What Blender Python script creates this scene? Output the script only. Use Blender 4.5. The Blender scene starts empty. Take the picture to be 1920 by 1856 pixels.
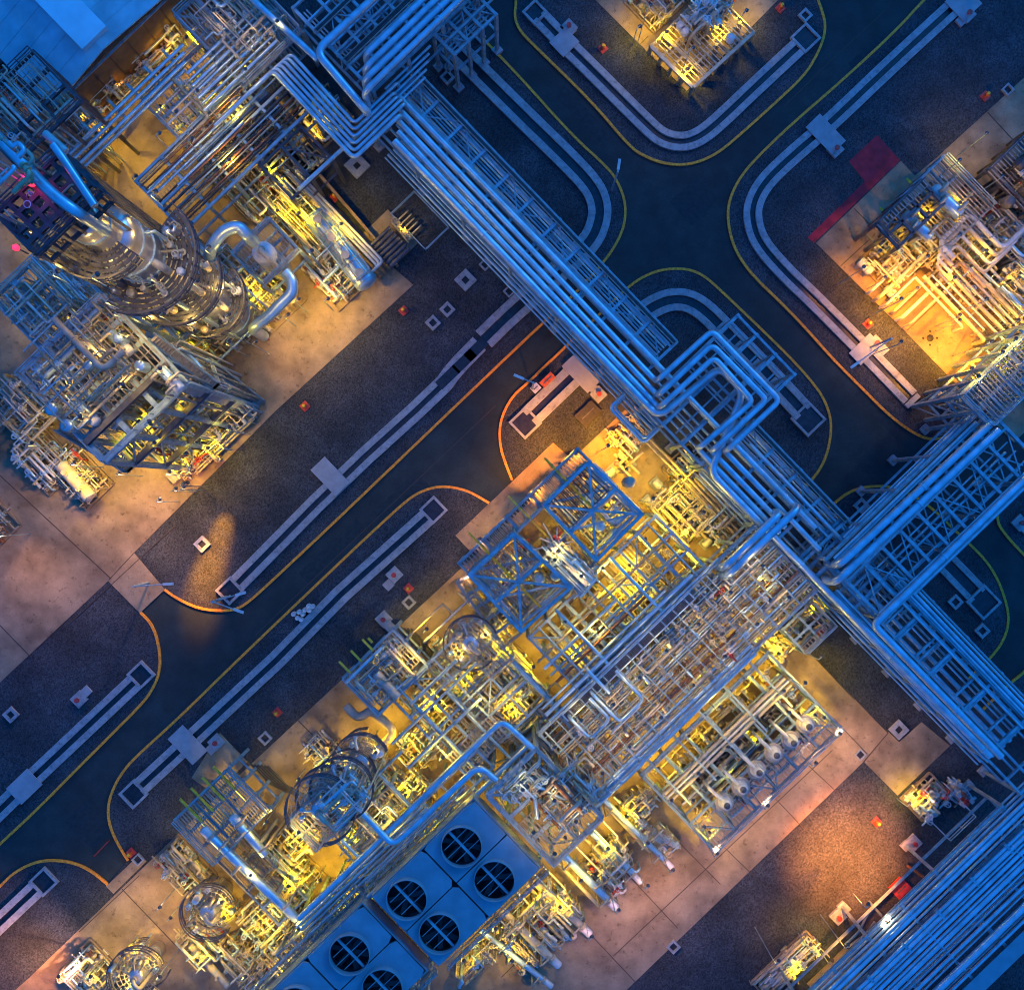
import bpy, math, random
from mathutils import Vector
R = math.radians
SC = bpy.context.scene
COL = SC.collection
rnd = random.Random(7)

# ------------------------------------------------------------------ camera
CAM_H = 120.0
cam_d = bpy.data.cameras.new('drone_camera')
cam_d.sensor_fit = 'HORIZONTAL'; cam_d.sensor_width = 36.0; cam_d.lens = 36.0
cam_d.clip_end = 1000
cam = bpy.data.objects.new('drone_camera', cam_d)
cam.location = (0, 0, CAM_H); COL.objects.link(cam); SC.camera = cam

# ------------------------------------------------------------------ dusk sky, weak low sun, exposure
wd = bpy.data.worlds.new('World'); SC.world = wd; wd.use_nodes = True
nt = wd.node_tree; bg = nt.nodes['Background']
sky = nt.nodes.new('ShaderNodeTexSky'); sky.sky_type = 'NISHITA'; sky.sun_disc = False
SUN_EL, SUN_AZ = R(32), R(40)
sky.sun_elevation = SUN_EL; sky.sun_rotation = SUN_AZ; sky.ozone_density = 10; sky.air_density = 1.0; sky.dust_density = 0.2
mul = nt.nodes.new('ShaderNodeMix'); mul.data_type = 'RGBA'; mul.blend_type = 'MULTIPLY'; mul.inputs[0].default_value = 1
mul.inputs[7].default_value = (0.06, 0.56, 0.97, 1)
nt.links.new(sky.outputs[0], mul.inputs[6])
# dusk: the light comes mostly from the high sky, the horizon is dim
tcw = nt.nodes.new('ShaderNodeTexCoord'); sep = nt.nodes.new('ShaderNodeSeparateXYZ'); mr = nt.nodes.new('ShaderNodeMapRange')
mr.inputs['From Min'].default_value = 0.0; mr.inputs['From Max'].default_value = 1.0; mr.inputs['To Min'].default_value = 0.04; mr.inputs['To Max'].default_value = 1.75
nt.links.new(tcw.outputs['Generated'], sep.inputs[0]); nt.links.new(sep.outputs[2], mr.inputs[0])
mul2 = nt.nodes.new('ShaderNodeMix'); mul2.data_type = 'RGBA'; mul2.blend_type = 'MULTIPLY'; mul2.inputs[0].default_value = 1
nt.links.new(mul.outputs[2], mul2.inputs[6]); nt.links.new(mr.outputs[0], mul2.inputs[7]); nt.links.new(mul2.outputs[2], bg.inputs[0])
bg.inputs[1].default_value = 0.15
sd = bpy.data.lights.new('twilight_sun', 'SUN'); sd.energy = 0.25; sd.angle = R(12); sd.color = (0.12, 0.54, 1.0)
so = bpy.data.objects.new('twilight_sun', sd); COL.objects.link(so)
so.rotation_euler = (R(90) - SUN_EL, 0, math.pi - SUN_AZ)
SC.view_settings.view_transform = 'Standard'; SC.view_settings.look = 'None'
SC.view_settings.exposure = 1.0; SC.view_settings.gamma = 1.0
SC.cycles.use_denoising = True
SC.cycles.use_light_tree = True
SC.cycles.filter_width = 0.95
SC.cycles.max_bounces = 4; SC.cycles.diffuse_bounces = 2; SC.cycles.glossy_bounces = 2
SC.cycles.sample_clamp_indirect = 4

# ------------------------------------------------------------------ positions: a point seen at photo pixel (x, y) that lies at height h
def W(x, y, h=0.0):
    s = (CAM_H - h) / CAM_H / 16.0
    return Vector(((x - 960) * s, -(y - 928) * s, h))
UX, UY = 0.6934, 0.7206          # plant grid, down-slope axis in photo pixels
VX, VY = 0.7206, -0.6934         # plant grid, up-slope axis
UW = Vector((UX, -UY, 0)); VW = Vector((VX, -VY, 0)); ZW = Vector((0, 0, 1))
def go(p, u=0, v=0): return (p[0] + u * UX + v * VX, p[1] + u * UY + v * VY)
def quad(x, y, lu, lv):
    a = (x, y); return [a, go(a, lu), go(a, lu, lv), go(a, 0, lv)]

# ------------------------------------------------------------------ materials
MATS = {}
W1 = (1, 1, 1)
def mat(name, col, rough=0.6, metal=0.0, var=0.15, scale=3.0, bump=0.0, col2=None, detail=4, emit=None, spec=0.5):
    m = bpy.data.materials.new(name); m.use_nodes = True
    n = m.node_tree; b = n.nodes['Principled BSDF']
    b.inputs['Roughness'].default_value = rough; b.inputs['Metallic'].default_value = metal
    b.inputs['Specular IOR Level'].default_value = spec
    if emit:
        b.inputs['Base Color'].default_value = (*col, 1)
        b.inputs['Emission Color'].default_value = (*col, 1); b.inputs['Emission Strength'].default_value = emit
        MATS[name] = m; return m
    tc = n.nodes.new('ShaderNodeTexCoord'); geo = n.nodes.new('ShaderNodeNewGeometry')
    nz = n.nodes.new('ShaderNodeTexNoise'); nz.inputs['Scale'].default_value = scale; nz.inputs['Detail'].default_value = detail
    n.links.new(geo.outputs['Position'], nz.inputs['Vector'])
    cr = n.nodes.new('ShaderNodeValToRGB')
    c2 = col2 or tuple(c * (1 - var * 1.6) for c in col); c1 = tuple(min(1, c * (1 + var)) for c in col)
    cr.color_ramp.elements[0].position = 0.32; cr.color_ramp.elements[1].position = 0.68
    cr.color_ramp.elements[0].color = (*c2, 1); cr.color_ramp.elements[1].color = (*c1, 1)
    n.links.new(nz.outputs[0], cr.inputs[0]); n.links.new(cr.outputs[0], b.inputs['Base Color'])
    if bump:
        bp = n.nodes.new('ShaderNodeBump'); bp.inputs['Strength'].default_value = bump; bp.inputs['Distance'].default_value = 0.05
        n.links.new(nz.outputs[0], bp.inputs['Height']); n.links.new(bp.outputs[0], b.inputs['Normal'])
    MATS[name] = m; return m
def layer(name, terms, mode='MULTIPLY'):
    """darken / tint a material by further noise layers: stains and wear with a shape of their own"""
    m = MATS[name]; n = m.node_tree; b = n.nodes['Principled BSDF']
    geo = [k for k in n.nodes if k.type == 'NEW_GEOMETRY'][0]
    for (scale, lo, hi, c0, c1, kind) in terms:
        src = b.inputs['Base Color'].links[0].from_socket
        if kind == 'voronoi':
            t = n.nodes.new('ShaderNodeTexVoronoi'); t.inputs['Scale'].default_value = scale; out = t.outputs['Color']
        else:
            t = n.nodes.new('ShaderNodeTexNoise'); t.inputs['Scale'].default_value = scale; t.inputs['Detail'].default_value = 6
            t.inputs['Roughness'].default_value = 0.65; out = t.outputs[0]
        n.links.new(geo.outputs['Position'], t.inputs['Vector'])
        cr = n.nodes.new('ShaderNodeValToRGB'); cr.color_ramp.elements[0].position = lo; cr.color_ramp.elements[1].position = hi
        cr.color_ramp.elements[0].color = (*c0, 1); cr.color_ramp.elements[1].color = (*c1, 1)
        n.links.new(out, cr.inputs[0])
        mx = n.nodes.new('ShaderNodeMix'); mx.data_type = 'RGBA'; mx.blend_type = mode; mx.inputs[0].default_value = 1
        n.links.new(src, mx.inputs[6]); n.links.new(cr.outputs[0], mx.inputs[7]); n.links.new(mx.outputs[2], b.inputs['Base Color'])

mat('asphalt', (0.019, 0.035, 0.036), 0.85, var=0.12, scale=0.25)
layer('asphalt', [(6.0, .3, .7, (.7, .7, .7), (1.25, 1.25, 1.25), 'n'), (0.5, .35, .6, (.72, .72, .72), W1, 'n'), (0.09, .35, .65, (.72, .72, .74), (1.1, 1.1, 1.1), 'n')])
mat('gravel', (0.034, 0.041, 0.047), 0.95, var=0.25, scale=0.2)
layer('gravel', [(7.5, .0, 1.0, (.2, .2, .24), (2.0, 1.9, 1.85), 'voronoi'), (0.35, .3, .7, (.72, .74, .78), (1.15, 1.12, 1.1), 'n')])
mat('concrete', (0.33, 0.245, 0.15), 0.85, var=0.12, scale=0.5)
layer('concrete', [(0.22, .36, .62, (.55, .52, .50), W1, 'n'), (1.6, .28, .42, (.45, .42, .40), W1, 'n'), (9, .3, .7, (.86, .86, .86), (1.06, 1.06, 1.06), 'n')])
mat('precast', (0.29, 0.31, 0.32), 0.85, var=0.12, scale=1.2)
layer('precast', [(2.5, .3, .5, (.6, .58, .56), W1, 'n')])
mat('slab_grey', (0.30, 0.31, 0.32), 0.85, var=0.10, scale=1.0)
mat('joint', (0.06, 0.045, 0.035), 0.9, var=0.1)
mat('kerb_yellow', (1.0, 0.31, 0.02), 0.7, var=0.25, scale=4)
mat('mark_yellow', (0.65, 0.42, 0.02), 0.7, var=0.2, scale=4)
mat('channel_bed', (0.018, 0.018, 0.02), 0.35, var=0.4, scale=2)
mat('steel', (0.28, 0.40, 0.44), 0.5, metal=0.25, var=0.2, scale=1.5)
mat('steel_dark', (0.09, 0.09, 0.10), 0.55, metal=0.2, var=0.25, scale=1.5)
mat('grating', (0.34, 0.30, 0.25), 0.6, metal=0.2, var=0.25, scale=2)
mat('cladding', (0.45, 0.63, 0.69), 0.34, metal=0.6, var=0.14, scale=0.9)
mat('cream', (0.44, 0.38, 0.28), 0.5, var=0.18, scale=1.3)
mat('white', (0.54, 0.54, 0.52), 0.5, var=0.12, scale=2)
mat('stainless', (0.55, 0.55, 0.53), 0.32, metal=0.7, var=0.2, scale=0.8)
mat('brass', (0.45, 0.37, 0.22), 0.5, metal=0.3, var=0.25, scale=2)
mat('rust', (0.22, 0.09, 0.045), 0.7, var=0.35, scale=2.5)
mat('cable', (0.035, 0.035, 0.04), 0.6, var=0.3, scale=3)
mat('roof', (0.34, 0.58, 0.62), 0.6, var=0.14, scale=0.35)
layer('roof', [(0.12, .35, .65, (.6, .62, .66), W1, 'n')])
mat('roof_light', (0.50, 0.74, 0.78), 0.55, var=0.08, scale=0.4)
mat('asphalt_patch', (0.013, 0.026, 0.030), 0.9, var=0.2, scale=2)
mat('wall', (0.22, 0.15, 0.09), 0.8, var=0.15, scale=0.8)
mat('fan_black', (0.02, 0.02, 0.022), 0.6, var=0.3)
mat('plenum', (0.20, 0.30, 0.34), 0.55, metal=0.1, var=0.1, scale=0.6)
mat('red', (0.42, 0.04, 0.03), 0.55, var=0.2)
mat('red_paint', (0.34, 0.014, 0.03), 0.85, var=0.25, scale=1.0)
mat('orange', (0.60, 0.12, 0.02), 0.55, var=0.2)
mat('hazard', (0.68, 0.45, 0.03), 0.6, var=0.2)
mat('lens', (1.0, 0.70, 0.28), emit=3)
mat('lens_hot', (1.0, 0.85, 0.6), emit=25)
mat('lens_red', (1.0, 0.02, 0.06), emit=1.6)

# ------------------------------------------------------------------ mesh builder
class MB:
    def __init__(s): s.v = []; s.f = []; s.sm = []
    def add(s, vs, fs, smooth=False):
        o = len(s.v); s.v += [tuple(p) for p in vs]
        for f in fs: s.f.append(tuple(i + o for i in f)); s.sm.append(smooth)
        return s
    def hexa(s, b, t):
        return s.add(list(b) + list(t), [(3, 2, 1, 0), (4, 5, 6, 7), (0, 1, 5, 4), (1, 2, 6, 5), (2, 3, 7, 6), (3, 0, 4, 7)])
    def box(s, c, lu, lv, lz, a=UW, b=VW):
        c = Vector(c); x = a * lu / 2; y = b * lv / 2; z = ZW * lz
        q = [c - x - y, c + x - y, c + x + y, c - x + y]
        return s.hexa(q, [p + z for p in q])
    def bar(s, p, q, w, h=None):
        p = Vector(p); q = Vector(q); d = q - p
        if d.length < 1e-4: return s
        h = h or w; d.normalize()
        sd_ = d.cross(ZW)
        if sd_.length < 0.05: sd_ = UW.copy()
        sd_.normalize(); up = sd_.cross(d)
        x = sd_ * w / 2; y = up * h / 2
        return s.hexa([p - x - y, p + x - y, p + x + y, p - x + y], [q - x - y, q + x - y, q + x + y, q - x + y])
    def ibeam(s, p, q, w, h):
        p = Vector(p); q = Vector(q); t = h * 0.12
        o = ZW * (h / 2 - t / 2)
        s.bar(p + o, q + o, w, t); s.bar(p - o, q - o, w, t); s.bar(p, q, w * 0.14, h - 2.02 * t)
        return s
    def tube(s, path, r, n=8, bend=1.6, caps=True):
        P = [Vector(p) for p in path]; pts = [P[0]]
        for i in range(1, len(P) - 1):
            a, b, c = P[i - 1], P[i], P[i + 1]
            d1 = (a - b); d2 = (c - b); l1, l2 = d1.length, d2.length
            if l1 < 1e-4 or l2 < 1e-4: continue
            d1 /= l1; d2 /= l2
            ca = max(-1, min(1, d1.dot(d2)))
            ang = math.acos(ca)
            if ang > 3.1: continue
            t = min(bend * 2 * r, l1 * 0.49, l2 * 0.49)
            for k in range(6):
                u = k / 5; q0 = b + d1 * t; q2 = b + d2 * t
                pts.append(q0 * (1 - u) ** 2 + b * 2 * u * (1 - u) + q2 * u * u)
        pts.append(P[-1])
        nrm = None; rings = []
        for i, p in enumerate(pts):
            if i == 0: d = pts[1] - p
            elif i == len(pts) - 1: d = p - pts[i - 1]
            else: d = (pts[i + 1] - p).normalized() + (p - pts[i - 1]).normalized()
            if d.length < 1e-6: d = Vector((0, 0, 1))
            d.normalize()
            if nrm is None:
                nrm = d.orthogonal().normalized()
            else:
                nrm = nrm - d * nrm.dot(d)
                nrm = nrm.normalized() if nrm.length > 1e-6 else d.orthogonal().normalized()
            bi = d.cross(nrm)
            rings.append([p + nrm * (r * math.cos(2 * math.pi * k / n)) + bi * (r * math.sin(2 * math.pi * k / n)) for k in range(n)])
        vs = [v for g in rings for v in g]; fs = []
        for i in range(len(rings) - 1):
            for k in range(n):
                a = i * n + k; b = i * n + (k + 1) % n
                fs.append((a, b, b + n, a + n))
        s.add(vs, fs, True)
        if caps:
            m = len(vs)
            s.add(rings[0], [tuple(range(n - 1, -1, -1))]); s.add(rings[-1], [tuple(range(n))])
        return s
    def disc(s, p, d, r, t, n=12):
        p = Vector(p); d = Vector(d).normalized() * t / 2
        return s.lathe(p - d, p + d, [(0, 0), (0, r), (1, r), (1, 0)], n, False)
    def lathe(s, p, q, prof, n=20, smooth=True):
        """profile of (t, r): t runs 0..1 from p to q"""
        p = Vector(p); q = Vector(q); ax = q - p; L = ax.length; d = ax / L
        a = d.orthogonal().normalized(); b = d.cross(a)
        vs = []; fs = []
        for (t, r) in prof:
            for k in range(n):
                w = 2 * math.pi * k / n
                vs.append(p + ax * t + (a * math.cos(w) + b * math.sin(w)) * max(r, 1e-4))
        for i in range(len(prof) - 1):
            for k in range(n):
                x = i * n + k; y = i * n + (k + 1) % n
                fs.append((x, y, y + n, x + n))
        return s.add(vs, fs, smooth)
    def ring(s, c, r0, r1, z0, z1, n=40, a0=0, a1=2 * math.pi):
        c = Vector(c); vs = []; fs = []
        full = abs(a1 - a0) > 6.2
        m = n if full else n + 1
        for k in range(m):
            w = a0 + (a1 - a0) * k / n; e = Vector((math.cos(w), math.sin(w), 0))
            vs += [c + e * r0 + ZW * z0, c + e * r1 + ZW * z0, c + e * r1 + ZW * z1, c + e * r0 + ZW * z1]
        for k in range(n):
            a = 4 * k; b = 4 * ((k + 1) % m)
            for (i, j) in ((0, 1), (1, 2), (2, 3), (3, 0)): fs.append((a + i, b + i, b + j, a + j))
        return s.add(vs, fs)
    def prism(s, pts, z0, z1):
        n = len(pts)
        area = sum(pts[i][0] * pts[(i + 1) % n][1] - pts[(i + 1) % n][0] * pts[i][1] for i in range(n))
        if area < 0: pts = pts[::-1]
        vs = [(p[0], p[1], z0) for p in pts] + [(p[0], p[1], z1) for p in pts]
        fs = [tuple(range(n, 2 * n))] + [(i, (i + 1) % n, (i + 1) % n + n, i + n) for i in range(n)]
        return s.add(vs, fs)
    def strip(s, pts, w, z0, z1, off=0.0):
        """a kerb or wall along a polyline"""
        P = [Vector((p[0], p[1], 0)) for p in pts]; n = len(P); L = []; Rr = []
        for i in range(n):
            if i == 0: d = P[1] - P[0]
            elif i == n - 1: d = P[-1] - P[-2]
            else: d = (P[i + 1] - P[i]).normalized() + (P[i] - P[i - 1]).normalized()
            d.normalize(); sdv = Vector((-d.y, d.x, 0))
            L.append(P[i] + sdv * (off + w / 2)); Rr.append(P[i] + sdv * (off - w / 2))
        for i in range(n - 1):
            b = [L[i], Rr[i], Rr[i + 1], L[i + 1]]
            s.hexa([(p.x, p.y, z0) for p in b], [(p.x, p.y, z1) for p in b])
        return s
    def build(s, name, m, parent=None, loc=None):
        if not s.v: return None
        if parent is not None: base = WL[parent.name]
        else:
            if loc is None:
                xs = [p[0] for p in s.v]; ys = [p[1] for p in s.v]; zs = [p[2] for p in s.v]
                loc = Vector(((min(xs) + max(xs)) / 2, (min(ys) + max(ys)) / 2, min(zs)))
            base = Vector(loc)
        me = bpy.data.meshes.new(name)
        me.from_pydata([(x - base[0], y - base[1], z - base[2]) for (x, y, z) in s.v], [], s.f)
        me.polygons.foreach_set('use_smooth', s.sm)
        me.materials.append(MATS[m]); me.update()
        o = bpy.data.objects.new(name, me); COL.objects.link(o)
        if parent is not None: o.parent = parent
        else: o.location = base
        WL[o.name] = base
        return o
WL = {}
def tag(o, label=None, cat=None, group=None, kind=None):
    if label: o['label'] = label
    if cat: o['category'] = cat
    if group: o['group'] = group
    if kind: o['kind'] = kind
    return o
def thing(name, label, cat, loc, group=None):
    o = bpy.data.objects.new(name, None); o.empty_display_size = 0.5; COL.objects.link(o)
    o.location = loc; WL[o.name] = Vector(loc)
    return tag(o, label, cat, group)
AUTO = []
def auto(o, noun, cat, px, group, tail=None):
    """label filled in at the end: which one it is, by how near it stands to a landmark of the plant"""
    AUTO.append((o, noun, px)); return tag(o, None, cat, group)
def smooth_line(pts, it=2):
    for _ in range(it):
        q = [pts[0]]
        for a, b in zip(pts, pts[1:]):
            q += [(a[0] * .75 + b[0] * .25, a[1] * .75 + b[1] * .25), (a[0] * .25 + b[0] * .75, a[1] * .25 + b[1] * .75)]
        q.append(pts[-1]); pts = q
    return pts
def G(pts, h=0): return [W(x, y, h) for (x, y) in pts]
# ================================================================== ground, gravel beds, kerbs, pads
ob = MB().add([(-420, -420, 0), (420, -420, 0), (420, 420, 0), (-420, 420, 0)], [(0, 1, 2, 3)]).build('ground', 'asphalt'); tag(ob, kind='structure')
K1 = [(887, 55), (974, 145), (1074, 257), (1141, 317), (1161, 347), (1173, 384), (1171, 421), (1158, 454), (1131, 494), (1075, 555), (1002, 620), (640, 967), (521, 1079), (464, 1131), (441, 1143), (414, 1145), (377, 1141), (351, 1131), (327, 1118), (309, 1105)]
K2 = [(264, 1148), (284, 1168), (296, 1198), (302, 1238), (297, 1270), (283, 1298), (263, 1323), (213, 1373), (133, 1453), (67, 1520), (0, 1582), (-90, 1668)]
K3 = [(-90, 1745), (0, 1662), (23, 1638), (50, 1622), (80, 1612), (117, 1612), (150, 1620), (177, 1635), (203, 1657)]
K4 = [(241, 1612), (227, 1590), (213, 1563), (205, 1540), (203, 1510), (213, 1477), (230, 1447), (253, 1420), (333, 1348), (443, 1240), (640, 1052), (707, 989), (764, 937), (790, 921), (820, 912), (847, 913), (880, 921), (917, 943)]
K5 = [(960, 900), (947, 867), (937, 834), (937, 797), (947, 767), (964, 740), (991, 717), (1024, 685), (1059, 652), (1130, 584), (1178, 538), (1208, 518), (1241, 506), (1280, 504), (1307, 511), (1330, 526), (1360, 554), (1427, 618), (1480, 670), (1520, 714), (1544, 747), (1557, 784), (1557, 817), (1550, 850), (1540, 874), (1524, 897), (1496, 928)]
K6 = [(1530, 975), (1566, 941), (1591, 922), (1627, 911), (1674, 912), (1730, 938), (1780, 985), (1818, 1021), (1848, 1051), (1871, 1088), (1888, 1138), (1890, 1171), (1878, 1205), (1854, 1235), (1815, 1272)]
K7 = [(955, -60), (969, 0), (964, 33), (974, 58), (991, 77), (1108, 190), (1181, 277), (1208, 294), (1241, 307), (1280, 311), (1313, 304), (1347, 287), (1380, 260), (1447, 200), (1507, 144), (1530, 107), (1544, 73), (1547, 47), (1540, 20), (1525, -20), (1490, -60)]
K8 = [(1840, -104), (1735, -3), (1681, 57), (1581, 150), (1480, 237), (1414, 301), (1387, 334), (1370, 367), (1363, 401), (1369, 444), (1384, 481), (1414, 521), (1464, 568), (1510, 616), (1564, 677), (1614, 727), (1664, 777), (1701, 805), (1728, 820), (1748, 824), (1774, 820), (1830, 775), (2000, 610)]
K9 = [(2020, 800), (1930, 885), (1875, 945), (1866, 977), (1891, 1011), (1920, 1041), (2010, 1135)]
K10 = [(1840, 1332), (1893, 1280), (1919, 1260), (2010, 1172)]
beds = [K1 + K2 + [(-500, 2080), (-500, -500), (380, -500)],
        K3 + K4 + K5 + K6 + [(1840, 1332)] + K10[1:] + [(2700, 1172), (2700, 2600), (-500, 2600), (-500, 2140)],
        K7 + [(1500, -500), (950, -500)],
        K8 + [(2700, 0), (2700, -500), (2240, -500)],
        K9 + [(2700, 1135), (2700, 800)]]
for b in beds:
    tag(MB().prism([tuple(p)[:2] for p in G(b)], -0.3, 0.12).build('gravel_bed', 'gravel'), kind='structure')
for k in (K1, K2, K3, K4, K5, K6, K7, K8, K9, K10):
    tag(MB().strip(G(smooth_line(k, 2)), 0.30, -0.2, 0.21).build('kerb', 'kerb_yellow'), kind='structure')
# asphalt wearing-course seams (real overlaps of the paving)
for pts in ([(1660, 20), (1560, 112), (1470, 200)], [(930, 760), (640, 1035), (480, 1190)]):
    tag(MB().strip(G(pts), 0.10, -0.1, 0.006).build('road_seam', 'joint'), kind='structure')

for (x, y, lu, lv) in ((1255, 380, 60, 70), (1440, 545, 34, 60), (700, 960, 40, 110), (120, 1540, 70, 60), (1600, 740, 120, 30), (1040, 180, 130, 26), (560, 1075, 26, 150), (1590, 120, 40, 90)):
    tag(MB().prism([tuple(q)[:2] for q in G(quad(x, y, lu, lv))], -.1, .005).build('road_patch', 'asphalt_patch'), kind='structure')
pads = [  # polygon, top z
    ([(-300, 1560), (0, 1280), (205, 1088), (252, 1036), (515, 773), (775, 535), (735, 500), (660, 415), (560, 325), (500, 258), (560, 200), (330, -20), (250, -200), (-300, -200)], 0.20),
    ([(204, 1089), (253, 1037), (310, 1105), (263, 1149)], 0.205),
    ([(1037, 830), (1066, 856), (882, 1033), (854, 1004)], 0.20),
    ([(1072, 862), (1172, 768), (1216, 812), (1240, 846), (1330, 905), (1410, 985), (1480, 1060), (1545, 1120), (1490, 1195), (1663, 1373), (1618, 1427), (1170, 1858), (1000, 2020), (-160, 2020), (55, 1832), (430, 1470), (868, 1062), (892, 1040)], 0.20),
    ([(1665, 1371), (1685, 1390), (1727, 1353), (1780, 1397), (1682, 1490), (1620, 1428)], 0.205),
    ([(413, 1373), (465, 1427), (402, 1487), (360, 1457)], 0.21),
    ([(200, 1660), (262, 1601), (276, 1613), (214, 1674)], 0.215),
    ([(1090, -24), (1114, 0), (1287, 172), (1310, 152), (1460, 0), (1520, -60), (1090, -200)], 0.20),
    ([(1529, 457), (1688, 303), (1714, 331), (1755, 297), (1930, 137), (2200, -110), (2400, 400), (2100, 640), (1990, 740), (1900, 830), (1794, 723), (1694, 620)], 0.20),
    ([(1685, 1495), (1720, 1462), (1762, 1505), (1727, 1540)], 0.20),
    ([(1545, 1820), (1580, 1787), (1620, 1830), (1560, 1890), (1500, 1870)], 0.20)]
for p, z in pads:
    tag(MB().prism([tuple(q)[:2] for q in G(p)], -0.1, z).build('concrete_pad', 'concrete'), kind='structure')
# joints sawn in the pads
jl = [((0, 890), (210, 1085)), ((130, 1170), (330, 985)), ((205, 1087), (252, 1037)), ((1618, 1427), (1664, 1373)), ((1150, 1790), (1560, 1405)), ((1060, 1700), (1190, 1838)), ((1160, 1620), (1270, 1738)),
      ((1255, 1560), (1350, 1656)), ((1345, 1575), (1435, 1662)), ((1440, 1482), (1510, 1556)), ((1500, 1420), (1575, 1490)), ((1560, 1345), (1625, 1412)), ((1510, 1215), (1600, 1310)), ((940, 1830), (1070, 1700)),
      ((150, 1745), (262, 1640)), ((230, 1665), (330, 1770)), ((1200, 85), (1215, 70)), ((1250, 135), (1266, 120)), ((1600, 392), (1640, 432)), ((1575, 500), (1640, 440)), ((1700, 620), (1800, 525)),
      ((1760, 300), (1850, 400)), ((1850, 212), (1940, 310)), ((60, 1232), (0, 1170)), ((400, 1510), (455, 1565)), ((560, 1350), (640, 1430)), ((700, 1222), (760, 1290))]
for a, b in jl:
    tag(MB().strip(G([a, b]), 0.09, 0.15, 0.224).build('pad_joint', 'joint'), kind='structure')
for p in ([(1644, 254), (1687, 302), (1526, 456), (1514, 446), (1621, 341), (1591, 304)],):
    tag(MB().prism([tuple(q)[:2] for q in G(p)], 0.05, 0.135).build('painted_ground', 'red_paint'), kind='structure')
for (x, y) in ((1700, 335), (1650, 390)):
    tag(MB().bar(W(x, y, .215), W(x + 16, y + 16, .215), .3, .03).build('pad_marking', 'mark_yellow'), kind='structure')

# ================================================================== drainage channels
def drain(label, pts, covers=(), pits=(), half=1.08, wall=0.76, its=2, end=None, mats=('precast', 'precast')):
    root = thing('drain_channel', label, 'drain', W(*pts[len(pts) // 2], 0.1), 'drainage channels along the roads')
    P = G(smooth_line(pts, its) if its else pts)
    MB().strip(P, wall, 0.02, 0.50, half - wall / 2).build('side_wall', mats[0], root)
    MB().strip(P, wall, 0.02, 0.46, -half + wall / 2).build('side_wall', mats[1], root)
    MB().strip(P, 2 * (half - wall), 0.02, 0.16).build('channel_bed', 'channel_bed', root)
    for (x, y, L, w, ang) in covers:
        a = UW if ang else VW; b = VW if ang else UW
        MB().box(W(x, y, 0.51), L, w, 0.10, a, b).build('cover_slab', 'slab_grey', root)
    for (x, y, s) in pits:
        m = MB(); c = W(x, y, 0.1); t = .28
        for k in (-1, 1):
            m.box(c + UW * k * (s / 2 - t / 2), t, s - 2 * t - .01, .46)
            m.box(c + VW * k * (s / 2 - t / 2), s, t, .45)
        p = m.build('sump', 'precast', root)
        MB().box(c, s - 2 * t - .02, s - 2 * t - .02, .2).build('sump_floor', 'channel_bed', p)
    if end:
        x, y, L, w = end; MB().box(W(x, y, 0.1), L, w, .41).build('end_wall', mats[0], root)
    return root
drain('long concrete drain beside the upper cross road, bending under the main pipe rack', [(838, 78), (974, 214), (1057, 294), (1108, 347), (1124, 381), (1124, 414), (1108, 454), (1060, 498), (957, 588), (907, 637)], half=1.35, wall=.85)
drain('pale concrete drain between dark gravel and main road, with one grey crossing slab', [(899, 645), (853, 692), (827, 728), (640, 897), (444, 1096)], covers=[(619, 893, 4.2, 2.3, True)], pits=[(432, 1107, 2.4)], its=1)
drain('concrete drain on lower side of main road, pit at its upper end', [(803, 968), (640, 1114), (520, 1236), (360, 1385), (262, 1476)], covers=[(352, 1396, 4.2, 2.4, True)], pits=[(813, 956, 2.4), (252, 1487, 2.5)], its=0)
drain('straight concrete drain in the dark gravel at west end of main road', [(255, 1277), (50, 1470), (-60, 1577)], covers=[(46, 1474, 2.6, 3.4, True)], pits=[(266, 1264, 2.4)], its=0)
drain('short concrete drain inside the curved yellow kerb at southwest corner', [(72, 1662), (-60, 1787)], pits=[(84, 1651, 2.5)], its=0)
drain('U shaped concrete drain around the top gravel island', [(1010, 33), (1055, 80), (1108, 132), (1208, 232), (1241, 262), (1280, 270), (1313, 258), (1347, 230), (1414, 166), (1498, 88)], covers=[(1058, 80, 2.6, 2.4, False)], pits=[(1003, 26, 2.2), (1509, 74, 2.6)])
drain('long concrete drain curving round the northeast gravel bed', [(1820, -15), (1681, 112), (1547, 240), (1480, 297), (1432, 343), (1410, 384), (1410, 420), (1424, 458), (1467, 508), (1530, 568), (1614, 653), (1704, 746)], covers=[(1548, 252, 4.4, 2.3, True), (1806, 6, 3.2, 3, True), (1622, 655, 3.4, 2.0, False)], end=(1709, 752, .6, 2.0))
drain('concrete drain curving round the gravel island behind the pipe loop', [(1190, 612), (1203, 590), (1228, 573), (1258, 562), (1290, 564), (1320, 582), (1352, 614), (1430, 692), (1506, 774)], half=1.3, wall=.8, pits=[(1514, 786, 3.0)])
drain('short concrete drain east of the right pipe rack', [(1770, 1052), (1832, 1116)], half=1.3, wall=.7, pits=[(1842, 1128, 3.0)], its=0)
drain('short broad orange lit drain beside the main pipe rack', [(1075, 704), (992, 784)], half=1.35, wall=.95, covers=[(1090, 700, 4.4, 2.2, True)], pits=[(985, 793, 2.8)], its=0)
for (x, y, s) in ((871, 678, 1), (840, 708, 1), (893, 656, 1)):
    o = MB().box(W(x, y, .1), 1.2, 3.0, .42).build('silt_trap', 'channel_bed'); auto(o, 'black grated silt trap in the drain', 'silt trap', (x, y), 'silt traps in the drain')

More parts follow.
